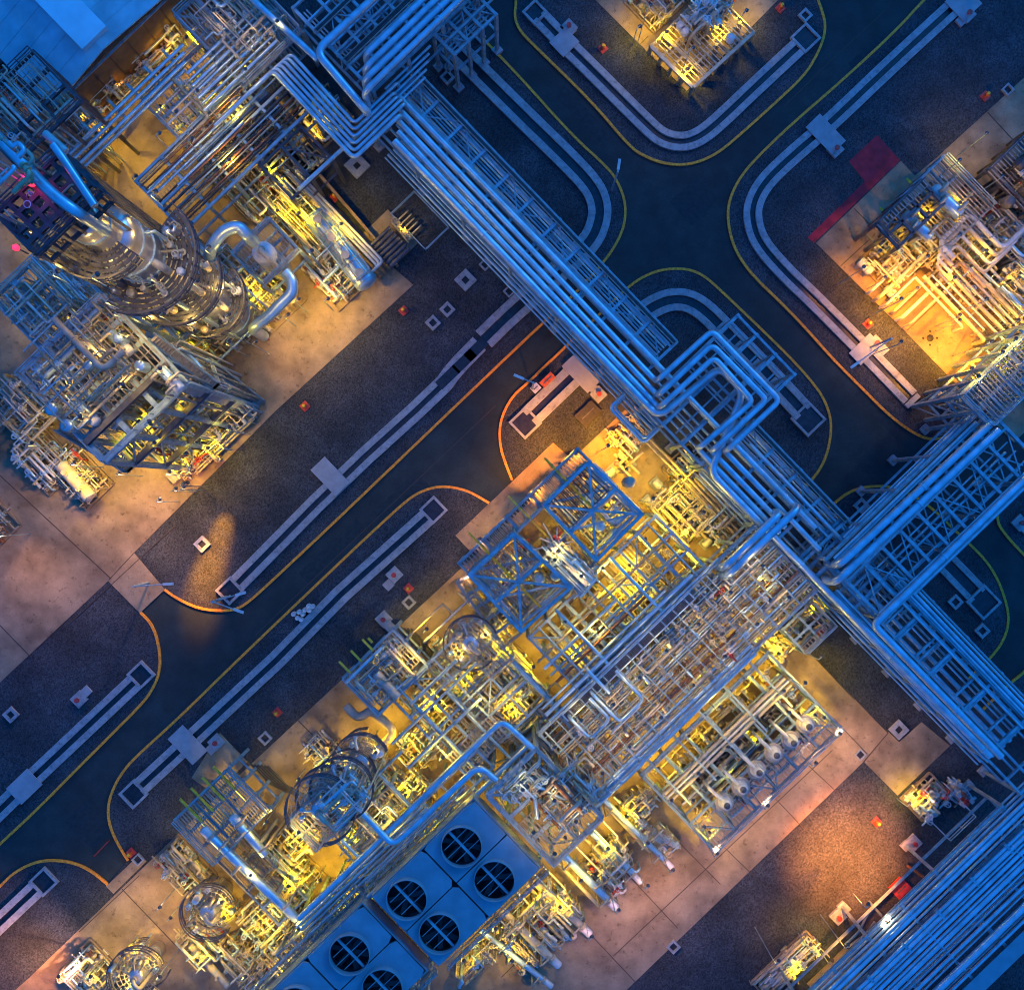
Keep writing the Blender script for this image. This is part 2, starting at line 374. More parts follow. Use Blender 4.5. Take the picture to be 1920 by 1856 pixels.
# ================================================================== light-post foundations, hydrants, small yard things
def footing(x, y, s, h=.35, hole=.36, mt='precast'):
    c = W(x, y, .1); t = (s - hole * 2) / 2
    m = MB()
    for k in (-1, 1):
        m.box(c + UW * k * (s / 2 - t / 2), t, s - 2 * t - .004, h); m.box(c + VW * k * (s / 2 - t / 2), s, t, h)
    root = thing('concrete_footing', None, 'footing', c)
    b = m.build('plinth', mt, root)
    MB().box(c, 2 * hole - .01, 2 * hole - .01, .12).build('socket', 'fan_black', root)
    auto(root, 'square footing with dark socket', 'footing', (x, y), 'concrete footings in the gravel')
for f in ((873, 526, 1.9), (839, 581, 1.35), (812, 606, 1.35), (380, 1020, 1.45), (22, 1339, 1.4), (498, 1383, 1.25), (767, 1129, 1.25), (260, 1610, 1.1), (1262, 1773, 1.2), (1684, 1367, 1.7), (1790, 1128, 1.35), (1840, 1182, 1.35),
          (1509, 31, 1.25), (670, 312, 2.2), (839, 147, 1.3), (1614, 948, 1.4), (1888, 170, 1.1), (1612, 1414, 1.0), (910, 497, 1.1), (955, 547, 1.1)): footing(*f)
def tap_block(x, y, cap=(10, -9)):
    """concrete block with a red valve box on it, and a smaller pale block joined to it"""
    c = W(x, y, .1); root = thing('valve_block', None, 'valve box', c)
    MB().box(c, 1.5, 1.5, .4).build('block', 'precast', root)
    m = MB().tube([c + ZW * .4, c + ZW * .9, c + ZW * .9 + UW * .3], .13); m.disc(c + ZW * .95, ZW, .3, .1).build('valve', 'red', root)
    MB().box(W(x + cap[0] * 1.6, y + cap[1] * 1.6, .1), 1.05, 1.05, .34).build('block', 'slab_grey', root)
    auto(root, 'pale valve block with red valve', 'valve box', (x, y), 'concrete valve boxes')
for p in ((740, 1077, (-7, 12)), (150, 1310, (8, -9)), (407, 1390, (-6, 8)), (720, 1160, (6, 8)), (1066, 54, (2, 3)), (1565, 282, (-2, -3)), (1812, 30, (-7, 7)), (1570, 1716, (8, -9)), (1711, 1578, (1, 1)), (1640, 645, (9, 7)), (1122, 740, (-8, -9)), (1910, 980, (6, 6))):
    tap_block(p[0], p[1], p[2])
def hydrant(x, y):
    c = W(x, y, .12); root = thing('fire_hydrant', None, 'hydrant', c)
    MB().box(c, .95, .95, .12).build('base', 'red', root)
    m = MB().lathe(c + ZW * .1, c + ZW * .95, [(0, .2), (.7, .2), (.72, .3), (.85, .3), (1, .1), (1, 0)], 10)
    m.bar(c + ZW * .65 - UW * .34, c + ZW * .65 + UW * .34, .16); m.build('barrel', 'orange', root)
    MB().disc(c + ZW * .98, ZW, .17, .1).build('bonnet', 'mark_yellow', root)
    auto(root, 'red fire hydrant with yellow cap', 'hydrant', (x, y), 'fire hydrants')
for p in ((757, 583), (572, 762), (520, 1335), (1130, 92), (1463, 16), (1847, 181), (1627, 608), (1643, 1540), (766, 1103), (246, 1598), (1534, 1186), (628, 370)): hydrant(*p)
# eight blue-white drums by the kerb
for i, (x, y) in enumerate(((553, 1150), (560, 1157), (563, 1146), (570, 1150), (574, 1142), (582, 1143), (581, 1135), (588, 1136), (567, 1160))):
    c = W(x, y, .0); o = MB().lathe(c, c + ZW * .9, [(0, 0), (0, .26), (.3, .27), (.32, .29), (.36, .27), (.66, .27), (.68, .29), (.72, .27), (1, .27), (1, .24), (.97, .23), (.97, 0)], 14).build('drum', 'white')
    auto(o, 'pale blue steel drum standing by the kerb', 'drum', (x, y), 'drums clustered beside the kerb')
# traffic barrier, boxes, cones
b = MB(); c1, c2 = W(178, 1603, .5), W(202, 1578, .5)
b.bar(c1, c2, .12); b.bar(c1 - ZW * .5, c1 + ZW * .2, .12); b.bar(c2 - ZW * .5, c2 + ZW * .2, .12)
tag(b.build('road_barrier', 'red'), 'thin red barrier lying across the road end by the southwest driveway', 'barrier')
def crate(x, y, lu, lv, h, label, m):
    c = W(x, y, .12); root = thing('cabinet', label, 'cabinet', c)
    MB().box(c, lu, lv, h).build('body', m, root)
    MB().box(c + ZW * (h + .005), lu + .12, lv + .12, .08).build('lid', m, root)
    MB().box(c + ZW * (h + .09), .12, lv * .7, .06).build('handle', 'steel_dark', root)
crate(1683, 1660, 1.3, 1.9, 1.1, 'red hose cabinet on the gravel beside the lower right pipe rack', 'red')
crate(1026, 714, .75, 1.7, .9, 'orange box lying beside the short orange lit drain', 'orange')
crate(1004, 729, .8, .9, .8, 'small pale blue box next to the orange box', 'white')
crate(1102, 776, 1.7, 2.6, .5, 'dark open pit box with pale rim in the orange lit gravel', 'fan_black')

def street_light(x, y, hx, hy, h, label):
    """post at its base pixel; arm reaches to the head pixel seen at height h"""
    b = W(x, y, .1); t = W(hx, hy, h); top = Vector((b.x, b.y, h))
    root = thing('street_light', label, 'street light', b)
    MB().tube([b, top + ZW * .15], .13).build('post', 'steel', root)
    MB().tube([top, t], .07).build('arm', 'steel', root)
    d = (t - top).normalized()
    MB().bar(t - d * .4, t + d * .8, .3, .14).build('lamp_head', 'white', root)
street_light(1147, 357, 1160, 312, 7, 'slim street light leaning over the crossroads from the upper drain')
street_light(998, 730, 976, 708, 7, 'slim street light at the driveway mouth beside the orange box')
street_light(432, 1117, 444, 1144, 7, 'street light at the lower end of the pale drain, head over the kerb')
street_light(425, 1118, 448, 1114, 6, 'street light with arm pointing up slope at the lower end of the pale drain')
street_light(1630, 652, 1606, 682, 7, 'street light over the northeast drain slab, head toward the road')
street_light(280, 1092, 312, 1095, 5, 'thin post with arm on the west driveway slab')
# ================================================================== pipes and pipe racks
def pipe(path, r, label=None, group=None, m='cladding', n=10, flanges=0, name='pipe', cat='pipe', parent=None, bend=1.5):
    """path: list of (px x, px y, height); pixel positions are as seen at that height"""
    P = [W(*p) for p in path]
    mb = MB().tube(P, r, n, bend)
    if flanges:
        for a, b in zip(P, P[1:]):
            L = (b - a).length
            k = 1
            while k * flanges < L - .6:
                mb.disc(a + (b - a) * (k * flanges / L), b - a, r * 1.22 + .02, .16, n + 2); k += 1
    o = mb.build(name, m, parent)
    if parent is None: tag(o, label, cat, group)
    return o
def drop(path, h1, up=False):
    """add a vertical riser to the last point (same plan position, other height)"""
    return path
def vert(p, h2):
    """pixel of the point straight above or below p = (x, y, h) at height h2"""
    w = W(*p); s = (CAM_H - h2) / CAM_H / 16.0
    return (w.x / s + 960, -w.y / s + 928, h2)
ORD = ['first', 'second', 'third', 'fourth', 'fifth', 'sixth', 'seventh', 'eighth', 'ninth', 'tenth', 'eleventh', 'twelfth', 'thirteenth', 'fourteenth', 'fifteenth', 'sixteenth', 'seventeenth', 'eighteenth', 'nineteenth', 'twentieth']

# ---------------- main rack, runs down-slope through the middle of the picture
E0 = (786, 137)
def mp(u, o): return go(E0, u, -o)
def mph(u, o, h): return (*mp(u, o), h)
hp, hl = 9.2, 11.2
gm = 'big pipes on the main rack'
uA = 8; uEnd = 1660
pipe([mph(8, 58, hp), mph(1130, 56, hp)], .29, 'straight main rack pipe next to the braced tray bay, passing under the loop', gm, flanges=12)
def loop(o, v, u1, u2, label, r, h, uu0):
    """rack pipe with an expansion loop: riser, out to the northeast, along, back, down"""
    a = mph(uu0, o, hp); b = mph(u1, o, hp)
    pts = [a, b, vert(b, h)]
    c = go(mp(u1, o), 0, v); d = go(mp(u2, o), 0, v)
    return pts
def to_u(p): dx, dy = p[0] - E0[0], p[1] - E0[1]; return dx * UX + dy * UY
for (o, rs, c1, c2, dr, r, lab, u0, u2) in (
        (74, (1235, 711), (1335, 620), (1462, 751), (1365, 843), .32, 'main rack pipe making the outermost turn of the expansion loop', 22, 1165),
        (90, (1238, 738), (1335, 646), (1438, 750), (1339, 842), .32, 'main rack pipe making the middle turn of the expansion loop', 34, 1090),
        (105, (1240, 761), (1339, 670), (1412, 752), (1313, 838), .32, 'main rack pipe making the inner raised turn of the expansion loop', 52, 1090)):
    a = mph(u0, o, hp); b = vert((*rs, hl), hp); d = vert((*dr, hl), hp)
    e = go(d[:2], (u2 - to_u(d[:2])))
    pipe([a, b, (*rs, hl), (*c1, hl), (*c2, hl), (*dr, hl), d, (*e, hp)], r, lab, gm, n=12, flanges=14, bend=1.15)
hE = 9.3
pipe([mph(60, 122, hE), mph(776, 124, hE), (1350, 688, hE), (1394, 736, hE), mph(918, 126, hE), mph(1665, 117, hE)], .41, 'thickest main rack pipe along the southwest edge with the low inner loop', gm, n=14, flanges=14)
# continuation pipes right of the loop / past the junction
pipe([mph(930, 36, 8.6), mph(1235, 36, 8.6)], .2, 'thin tray side pipe running from the loop to the rack junction', gm)
# small lines in the tray bay and below
small = [(14, 7.9, .10), (20, 7.9, .2), (27, 7.2, .12), (33, 7.0, .11), (39, 7.0, .13), (46, 7.2, .14)]
for k, (o, h, r) in enumerate(small):
    for (u0, u1, wh) in ((8, 690, 'upper'), (905, 1180, 'lower')):
        pipe([mph(u0, o, h), mph(u1, o, h)], r, f'{ORD[k]} thin line from the outer edge in the {"long" if wh == "upper" else "short"} main rack tray', 'small lines in the main rack tray', n=6)
for k, (o, h, r) in enumerate([(134, 6.0, .17), (141, 5.6, .12), (148, 5.2, .2), (156, 4.8, .12)]):
    pipe([mph(70, o, h), mph(790, o, h)], r, f'{ORD[k]} low thin line under the southwest side of the main rack, above the loop', 'low lines along the main rack', n=6, m='cladding')
    pipe([mph(905, o - 6, h), mph(1660, o - 12, h)], r, f'{ORD[k]} low thin line under the southwest side of the main rack, below the loop', 'low lines along the main rack', n=6)
for k, (o, h) in enumerate([(62, 5.5), (80, 5.2), (98, 5.4), (112, 5.1)]):
    pipe([mph(40, o, h), mph(1180, o, h)], .16, f'{ORD[k]} lower deck pipe seen between the big main rack pipes', 'lower deck pipes of the main rack', n=8)

def rack(name, label, org, along, span, n, step, edges, h, colstep, low=None, brace=None, tray=None, mt='steel', sz=.34, braceh=None, low_mat=None, sgn=1):
    """org: pixel of the first bent at the outer edge (seen at height h); along 'u' or 'v'; span = pixel offsets of the two sides"""
    def pt(a, o, hh=h):
        p = go(org, a, -o * sgn) if along == 'u' else go(org, -o * sgn, a)
        w = W(*p, h); return Vector((w.x, w.y, hh))
    root = thing(name, label, 'pipe rack', pt(n * step / 2, sum(span) / 2, 0), 'pipe racks')
    for k in range(n + 1):
        a = k * step
        MB().ibeam(pt(a, span[0]), pt(a, span[1]), sz, sz).build('beam', mt, root)
        if k % colstep == 0:
            for o in edges if len(edges) < 3 else (edges[0], edges[-1]):
                p = pt(a, o, 0); MB().bar(p, p + ZW * (h + .25), .36).build('column', mt, root)
                MB().box(p, 1.0, 1.0, .45).build('footing', 'precast', root)
            if low:
                for l in low: MB().ibeam(pt(a, span[0], l), pt(a, span[1], l), .26, .3).build('beam', mt, root)
    for o in edges:
        MB().ibeam(pt(0, o, h + .02), pt(n * step, o, h + .02), .26, .36).build('girder', mt, root)
        if low: MB().ibeam(pt(0, o, low[0] - .2), pt(n * step, o, low[0] - .2), .22, .3).build('girder', mt, root)
    if brace:
        o1, o2 = brace
        for k in range(n):
            if k % 2 == 0: MB().bar(pt(k * step, o1, h - .05), pt((k + 1) * step, o2, h - .05), .13).build('brace', mt, root)
            elif k % 4 == 1: MB().bar(pt(k * step, o2, h - .05), pt((k + 1) * step, o1, h - .05), .13).build('brace', mt, root)
            if braceh:
                MB().bar(pt(k * step, o1, braceh), pt((k + 1) * step, o2, braceh), .15).build('brace', mt, root)
                MB().bar(pt(k * step, o2, braceh + .16), pt((k + 1) * step, o1, braceh + .16), .15).build('brace', mt, root)
    if tray:
        for (o1, o2, hh) in tray:
            m = MB(); L = n * step
            for o in (o1, o2): m.bar(pt(0, o, hh), pt(L, o, hh), .09, .18)
            q = 0
            while q < L: m.bar(pt(q, o1, hh - .04), pt(q, o2, hh - .04), .16, .06); q += 6.5
            m.build('cable_tray', 'grating', root)
            m = MB()
            for j in range(3):
                o = o1 + (o2 - o1) * (j + 1) / 4
                m.bar(pt(2, o, hh + .05), pt(L - 2, o, hh + .05), .10, .08)
            m.build('cable', 'cable', root)
    return root, pt
rack('pipe_rack', 'long blue lit main pipe rack between the upper rack and the expansion loop', E0, 'u', (0, 132), 11, 63.5, (1, 51, 130), 8.5, 2, low=(4.6,), brace=(2, 50), tray=((3, 10, 8.9), ))
rack('pipe_rack', 'short main rack stretch between the expansion loop and the rack junction', mp(905, 0), 'u', (0, 130), 4, 63.5, (1, 51, 128), 8.5, 2, low=(4.6,), brace=(2, 50), tray=((3, 10, 8.9), ))
# rack under the expansion loop
rt, pt = rack('pipe_rack', 'square outrigger frame carrying the expansion loop over the gravel island', mp(742, 128), 'u', (0, 245), 3, 51, (0, 128, 243), 8.5, 1, low=(4.6,), sgn=-1)
for q in (40, 75, 110, 150, 185):
    MB().bar(pt(4, q, 7.4), pt(150, q, 7.4), .16).build('beam', 'steel', rt)
for q in (24, 80, 128):
    MB().bar(pt(q, 10, 7.0), pt(q, 232, 7.0), .2).build('beam', 'steel', rt)
for k, (u, o, lu, lv) in enumerate(((700, 178, 92, 40), (704, 172, 84, 30))):
    q = [mp(u, o), mp(u + lu, o), mp(u + lu, o - lv), mp(u, o - lv)]
    pipe([(*q[3], 7 - k), (*q[0], 7 - k), (*q[1], 7 - k), (*q[2], 7 - k)], .2, ('outer' if k == 0 else 'inner') + ' thin blue U bend projecting from the main rack beside the orange pad', 'small U bends by the orange pad', n=8)
for k, q in enumerate((1120, 1160)):
    pass
# ---------------- lower part of the main rack, past the junction
rt, pt = rack('pipe_rack', 'lower main pipe rack with open lattice, from the junction to the lower right', mp(1195, -7), 'u', (0, 132), 6, 93, (1, 40, 98, 131), 9.0, 1, low=(5.2,), tray=((3, 10, 9.4), ))
for (a0, a1) in ((4, 88), (98, 182)):
    for (o0, o1) in ((42, 96), (96, 42)): MB().bar(pt(a0, o0, 6.4 + .16 * (o0 > 50)), pt(a1, o1, 6.4 + .16 * (o0 > 50)), .18).build('brace', 'steel', rt)
for a in (8, 30, 64, 101, 150, 157, 194, 240, 250, 287, 345, 380, 436, 473): MB().ibeam(pt(a, 42, 8.7), pt(a, 97, 8.7), .24, .3).build('beam', 'steel', rt)
for k, (o, h, r) in enumerate([(8, 9.5, .22), (16, 9.5, .16), (24, 8.4, .14), (33, 8.4, .2), (70, 7.0, .3), (85, 7.0, .2), (-1, 9.4, .14), (12, 9.3, .1), (20, 9.3, .12), (36, 9.2, .14), (108, 9.3, .16), (113, 9.1, .1), (127, 9.2, .14), (55, 8.0, .12)]):
    u0 = 1290 if o < 60 else 1240
    pipe([mph(u0, o, h), mph(1670, o, h)], r, f'{ORD[k]} small pipe along the lattice of the lower main rack', 'small pipes on the lower main rack', n=8)
# ---------------- right rack, runs up-slope from the junction
RP = (1640, 1170)
def rp(v, q): return go(RP, -q, v)
def rph(v, q, h): return (*rp(v, q), h)
hr = 12.0
pipe([rph(395, 1, hr), rph(4, 0, hr), mph(to_u(RP) + 6, 103, hr), mph(1680, 102, hr)], .42, 'long pipe turning from the right rack into the lower main rack', 'big pipes on the right rack', n=12, flanges=12)
for k, (q, v0) in enumerate(((126, 28), (107, 1))):
    a = rph(v0, q, hr + 1)
    pipe([(*vert(a, 9)[:2], 9), a, rph(420, q - 6, hr + 1)], .42, ('upper' if k == 0 else 'lower') + ' of two thick pipes on the right rack ending in a pink lit bend', 'big pipes on the right rack', n=14, flanges=12)
for k, (q, r, h, v0) in enumerate([(136, .14, 11.5, 30), (141, .2, 11.6, 30), (146, .12, 11.2, 45), (-10, .22, 10.5, 90), (9, .14, 11.5, 20), (98, .16, 11.2, 60), (151, .13, 10.6, 60), (157, .2, 9.8, 70), (163, .12, 9.0, 90), (50, .16, 9.0, 30), (62, .16, 8.6, 90)]):
    pipe([rph(v0, q, h), rph(400, q, h)], r, f'{ORD[k]} thin pipe on the right rack', 'thin pipes on the right rack', n=8)
rt, pt = rack('pipe_rack', 'right pipe rack with X braced lattice reaching the right edge', rp(18, -6), 'v', (0, 160), 9, 46, (0, 101, 158), 11.2, 2, low=(6.4,), brace=(6, 100), tray=((147, 155, 11.5),), braceh=7.2)
for q in (30, 55, 78): MB().bar(pt(60, q, 10.9), pt(400, q, 10.9), .16).build('beam', 'steel', rt)
# junction deck under the pink pipe ends
rt, pt = rack('pipe_rack', 'dense steel junction frame where the right rack meets the main rack', mp(1150, 2), 'u', (0, 128), 5, 24, (0, 40, 84, 126), 8.0, 5, low=(4.5,), brace=(4, 84))
for q in (14, 22, 30, 50, 58, 66, 74): MB().bar(pt(2, q, 7.6), pt(118, q, 7.6), .18).build('beam', 'steel', rt)

# ---------------- upper rack (top, left of middle), runs up-slope
UP = (682, 176)
def upx(v, q): return go(UP, -q, v)
hu = 14.0
for k, (x, y) in enumerate(((684, 104), (683, 129), (682, 152), (682, 174))):
    v = 330
    e = vert((x, y, hu), 9.5); f = go((x, y), 0, v)
    pipe([e, (x, y, hu), (*f, hu)], .34, f'{ORD[k]} from the upper side of four thick pipes turning down on the upper rack', 'thick pipes on the upper rack', n=14, flanges=11)
pipe([(380, -86, 12), (478, 2, 12), (590, 106, 12), (597, 113, 12)], .36, 'pipe along the top edge of the upper rack falling down-slope', 'upper rack pipes', n=10)
pipe([(790, -85, 12.5), (592, 97, 12.5), (688, 210, 12.5), (690, 212, 9.5)], .44, 'upper rack pipe bending down-slope toward the nested bends', 'upper rack pipes', n=12, flanges=10)
for k in range(6):
    y = 298 - k * 13.2; d = k
    lc = (511 + k * 7.0, 133 - k * 6.4)
    bc = (664 + .2 * k, y)
    L = (math.hypot(lc[0] - bc[0], lc[1] - bc[1]))
    ev = (120, 132, 124, 112, 104, 112)[k]
    e = go(bc, 0, ev)
    w0 = go(lc, 0, -150 + 14 * k)
    pipe([(*w0, 9.6), (*lc, 10.2), (*bc, 10.2), (*e, 10.2), vert((*e, 10.2), 9.0)], .2 if k else .25, f'{ORD[k]} of six nested pipes bending under the upper rack, counted from the outside', 'nested pipe bends below the upper rack', n=10, flanges=7)
rt, pt = rack('pipe_rack', 'broad upper pipe rack with lattice decks at the top edge', (700, 172), 'v', (0, 218), 7, 45, (0, 66, 100, 160, 216), 11.0, 2, low=(6.4,), brace=(100, 160), tray=((70, 80, 11.4), (150, 158, 11.3)), braceh=7.2)
for q in (20, 36, 52, 84, 112, 124, 136, 176, 188, 200): MB().bar(pt(3, q, 10.0 if q % 8 else 8.5), pt(315, q, 10.0 if q % 8 else 8.5), .2).build('pipe', 'cladding', rt)
for a in (15, 22, 70, 78, 120, 128, 165, 172): MB().bar(pt(a, 66, 9), pt(a, 214, 9), .16).build('beam', 'steel', rt)
rt, pt = rack('pipe_rack', 'small dark lattice landing at the east corner of the upper rack', (812, 62), 'v', (0, 60), 3, 36, (0, 30, 58), 9.0, 1, low=(5,), brace=(0, 58), sgn=-1)
for q in (8, 16, 24, 38, 46): MB().bar(pt(2, q, 8.6), pt(104, q, 8.6), .16).build('beam', 'steel', rt)
# lines between upper rack and main tray
for k in range(5):
    p = go((722, 168), k * 9, 0)
    pipe([(*p, 9), (*go(p, 0, 118 - k * 12), 9)], .16, f'{ORD[k]} thin cross pipe at the head of the main rack', 'cross pipes at the head of the main rack', n=6)

# ---------------- lower right rack, many parallel pipes running up-slope
BP = (1470, 1900)
def bpx(v, p): return go(BP, p, v)
for k, (p, r, h) in enumerate([(0, .16, 7), (9, .18, 7.6), (17, .22, 8.4), (27, .26, 9.3), (36, .34, 9.3), (47, .18, 8.8), (56, .2, 7.0), (64, .26, 9.3), (73, .34, 9.4), (82, .2, 9.2), (91, .3, 9.3), (101, .2, 9.3), (110, .36, 9.4), (120, .18, 9.2), (129, .22, 8.6), (140, .28, 9.3), (150, .16, 9.0), (168, .52, 9.6), (186, .26, 8.8)]):
    cut = 640 - p * .35
    pipe([(*bpx(-150, p), h), (*bpx(cut, p), h)], r * .8, f'{ORD[k]} of the parallel pipes on the lower right rack, counted from its upper left side', 'parallel pipes on the lower right rack', n=8, flanges=13)
rt, pt = rack('pipe_rack', 'wide lower right pipe rack carrying many parallel pipes', bpx(-140, 214), 'v', (0, 214), 8, 88, (0, 30, 90, 158, 212), 8.3, 2, low=(5.2,))
for a in range(40, 700, 88):
    MB().bar(pt(a, 146, 9.5), pt(a, 168, 9.5), .3, .3).build('beam', 'steel', rt)
m = MB()
m.hexa([pt(0, -8, 8.9), pt(0, 22, 8.9), pt(700, 22, 8.9), pt(700, -8, 8.9)], [pt(0, -8, 9.0), pt(0, 22, 9.0), pt(700, 22, 9.0), pt(700, -8, 9.0)])
m.build('walkway', 'plenum', rt)
# ================================================================== builders for plant items
def handrail(mb, P, step=1.8, ht=1.1, r=.045):
    """posts and two rails along a line of world points"""
    for a, b in zip(P, P[1:]):
        L = (b - a).length
        n = max(1, int(L / step))
        for k in range(n + 1):
            p = a + (b - a) * (k / n); mb.bar(p, p + ZW * ht, r * 2)
        for z in (ht, ht * .55): mb.bar(a + ZW * z, b + ZW * z, r * 2)
def grate(mb, a, b, c, d, s=.42, w=.13):
    """open grating between four world corners (bars along a->b)"""
    n = max(2, int((d - a).length / s))
    for k in range(n + 1):
        t = k / n; mb.bar(a + (d - a) * t, b + (c - b) * t, w, .06)
    m = max(1, int((b - a).length / 2.0))
    for k in range(m + 1):
        t = k / m; mb.bar(a + (b - a) * t - ZW * .05, d + (c - d) * t - ZW * .05, .09, .05)
def frame(label, Q, h, nu, nv, levels=(), decks=(), plan=(), side=False, rails=(), mt='steel', sz=.34, name='steel_frame', cat='steel frame', dmat='grating', colsz=.38, mid=True, gs=.42, bz=.6):
    """open steel structure; Q = four photo pixels of the top corners (seen at height h), a->b along u, a->d along v"""
    C = [W(x, y, h) for x, y in Q]
    def pt(a, b, z):
        p = (C[0] * (1 - a) + C[1] * a) * (1 - b) + (C[3] * (1 - a) + C[2] * a) * b
        return Vector((p.x, p.y, z))
    root = thing(name, label, cat, pt(.5, .5, 0))
    for i in range(nu + 1):
        for j in range(nv + 1):
            if not mid and 0 < i < nu and 0 < j < nv: continue
            p = pt(i / nu, j / nv, 0); MB().bar(p, p + ZW * (h + .05), colsz).build('column', mt, root)
    for z in (h,) + tuple(levels):
        s = sz if z == h else sz * .8
        for i in range(nu + 1): MB().ibeam(pt(i / nu, 0, z), pt(i / nu, 1, z), s, s).build('beam', mt, root)
        for j in range(nv + 1): MB().ibeam(pt(0, j / nv, z + .015), pt(1, j / nv, z + .015), s, s * .9).build('beam', mt, root)
    for z, a0, a1, b0, b1 in decks:
        m = MB(); grate(m, pt(a0, b0, z + .28), pt(a1, b0, z + .28), pt(a1, b1, z + .28), pt(a0, b1, z + .28), gs); m.build('deck_grating', dmat, root)
    for z, i, j, i2, j2 in plan:
        MB().bar(pt(i / nu, j / nv, z - .03), pt(i2 / nu, j2 / nv, z - .03), sz * bz).build('brace', mt, root)
    if side:
        zs = sorted(set((0,) + tuple(levels) + (h,)))
        for z0, z1 in zip(zs, zs[1:]):
            for (p, q) in (((0, 0), (0, 1 / nv)), ((1, 0), (1, 1 / nv)), ((0, 0), (1 / nu, 0)), ((0, 1), (1 / nu, 1))):
                MB().bar(pt(*p, z0 + .2), pt(*q, z1 - .2), .16).build('brace', mt, root)
    for z, ed in rails:
        for e in ed:
            a, b = {'a': ((0, 0), (1, 0)), 'b': ((1, 0), (1, 1)), 'c': ((1, 1), (0, 1)), 'd': ((0, 1), (0, 0))}[e]
            m = MB(); handrail(m, [pt(*a, z + .2), pt(*b, z + .2)]); m.build('handrail', mt, root)
    return root, pt
def lathe_vessel(mb, p, q, r, n=24):
    L = (Vector(q) - Vector(p)).length; e = min(.45 * r / L * 1.1, .3)
    prof = [(0, 0)]
    for k in range(1, 6): prof.append((e * (1 - math.cos(k / 5 * math.pi / 2)), r * math.sin(k / 5 * math.pi / 2)))
    for k in range(5, -1, -1): prof.append((1 - e * (1 - math.cos(k / 5 * math.pi / 2)), r * math.sin(k / 5 * math.pi / 2)))
    mb.lathe(p, q, prof, n); return mb
def drum(label, a, b, h, r, m='cladding', cat='vessel', name='horizontal_drum', nozzles=3, platform=False):
    """horizontal vessel on saddles between two photo pixels seen at axis height h"""
    p, q = W(*a, h), W(*b, h); d = (q - p).normalized(); L = (q - p).length
    root = thing(name, label, cat, Vector(((p.x + q.x) / 2, (p.y + q.y) / 2, .2)))
    lathe_vessel(MB(), p, q, r).build('shell', m, root)
    sd_ = d.cross(ZW)
    for t in (.22, .78):
        c = p + (q - p) * t; c = Vector((c.x, c.y, .2))
        MB().hexa([c - d * .2 - sd_ * r * .85, c + d * .2 - sd_ * r * .85, c + d * .2 + sd_ * r * .85, c - d * .2 + sd_ * r * .85],
                  [x + ZW * (h - .2 - r * .5) for x in (c - d * .2 - sd_ * r * .8, c + d * .2 - sd_ * r * .8, c + d * .2 + sd_ * r * .8, c - d * .2 + sd_ * r * .8)]).build('saddle', 'precast', root)
    for t in (.06, .94, .35, .65):
        c = p + (q - p) * t
        MB().lathe(c - d * .07, c + d * .07, [(0, r), (0, r * 1.035), (1, r * 1.035), (1, r)], 24, False).build('band', 'steel', root)
    for k in range(nozzles):
        t = (k + .6) / (nozzles + .2); c = p + (q - p) * t
        mb = MB().tube([c + ZW * r * .9, c + ZW * (r + .55)], r * .22, 10); mb.disc(c + ZW * (r + .6), ZW, r * .36, .12); mb.build('nozzle', 'cream', root)
    if platform:
        z = h + r + .25; w = r * .9
        m = MB(); A = p + d * 1 + sd_ * w; B = q - d * 1 + sd_ * w; Cc = q - d * 1 - sd_ * w; D = p + d * 1 - sd_ * w
        for v_ in (A, B, Cc, D): v_.z = z
        grate(m, A, B, Cc, D, .5); m.build('platform', 'grating', root)
        m = MB(); handrail(m, [A, B, Cc, D, A]); m.build('handrail', 'steel', root)
    return root
def exchanger(a, b, h, r, label=None, m='cladding', head='white', group='tube heat exchangers'):
    """shell-and-tube exchanger: slim shell, flanged channel head at b, saddles, nozzles, inlet pipes"""
    p, q = W(*a, h), W(*b, h); d = (q - p).normalized(); L = (q - p).length; sd_ = d.cross(ZW)
    root = thing('heat_exchanger', label, 'heat exchanger', Vector(((p.x + q.x) / 2, (p.y + q.y) / 2, .2)), group)
    lathe_vessel(MB(), p, q - d * 1.4, r, 18).build('shell', m, root)
    mb = MB(); lathe_vessel(mb, q - d * 1.45, q, r * 1.06, 18)
    mb.build('channel_head', head, root)
    mb = MB()
    for k in (1.5, 1.32): mb.lathe(q - d * k, q - d * (k - .13), [(0, r), (0, r * 1.3), (1, r * 1.3), (1, r)], 18, False)
    mb.build('flange', 'cream', root)
    for t in (.25, .72):
        c = p + (q - p) * t; c.z = .2
        MB().box(c, .35, r * 1.8, h - .2 - r * .6, d, sd_).build('saddle', 'precast', root)
    for t, s in ((.15, 1), (.8, 1), (.6, -1)):
        c = p + (q - p) * t
        MB().tube([c + ZW * r * .8, c + ZW * (r + .5), c + ZW * (r + .5) + sd_ * s * (1.1), c + sd_ * s * 1.1 - ZW * (h - .5)], r * .26, 8).build('nozzle', 'cream', root)
    return root
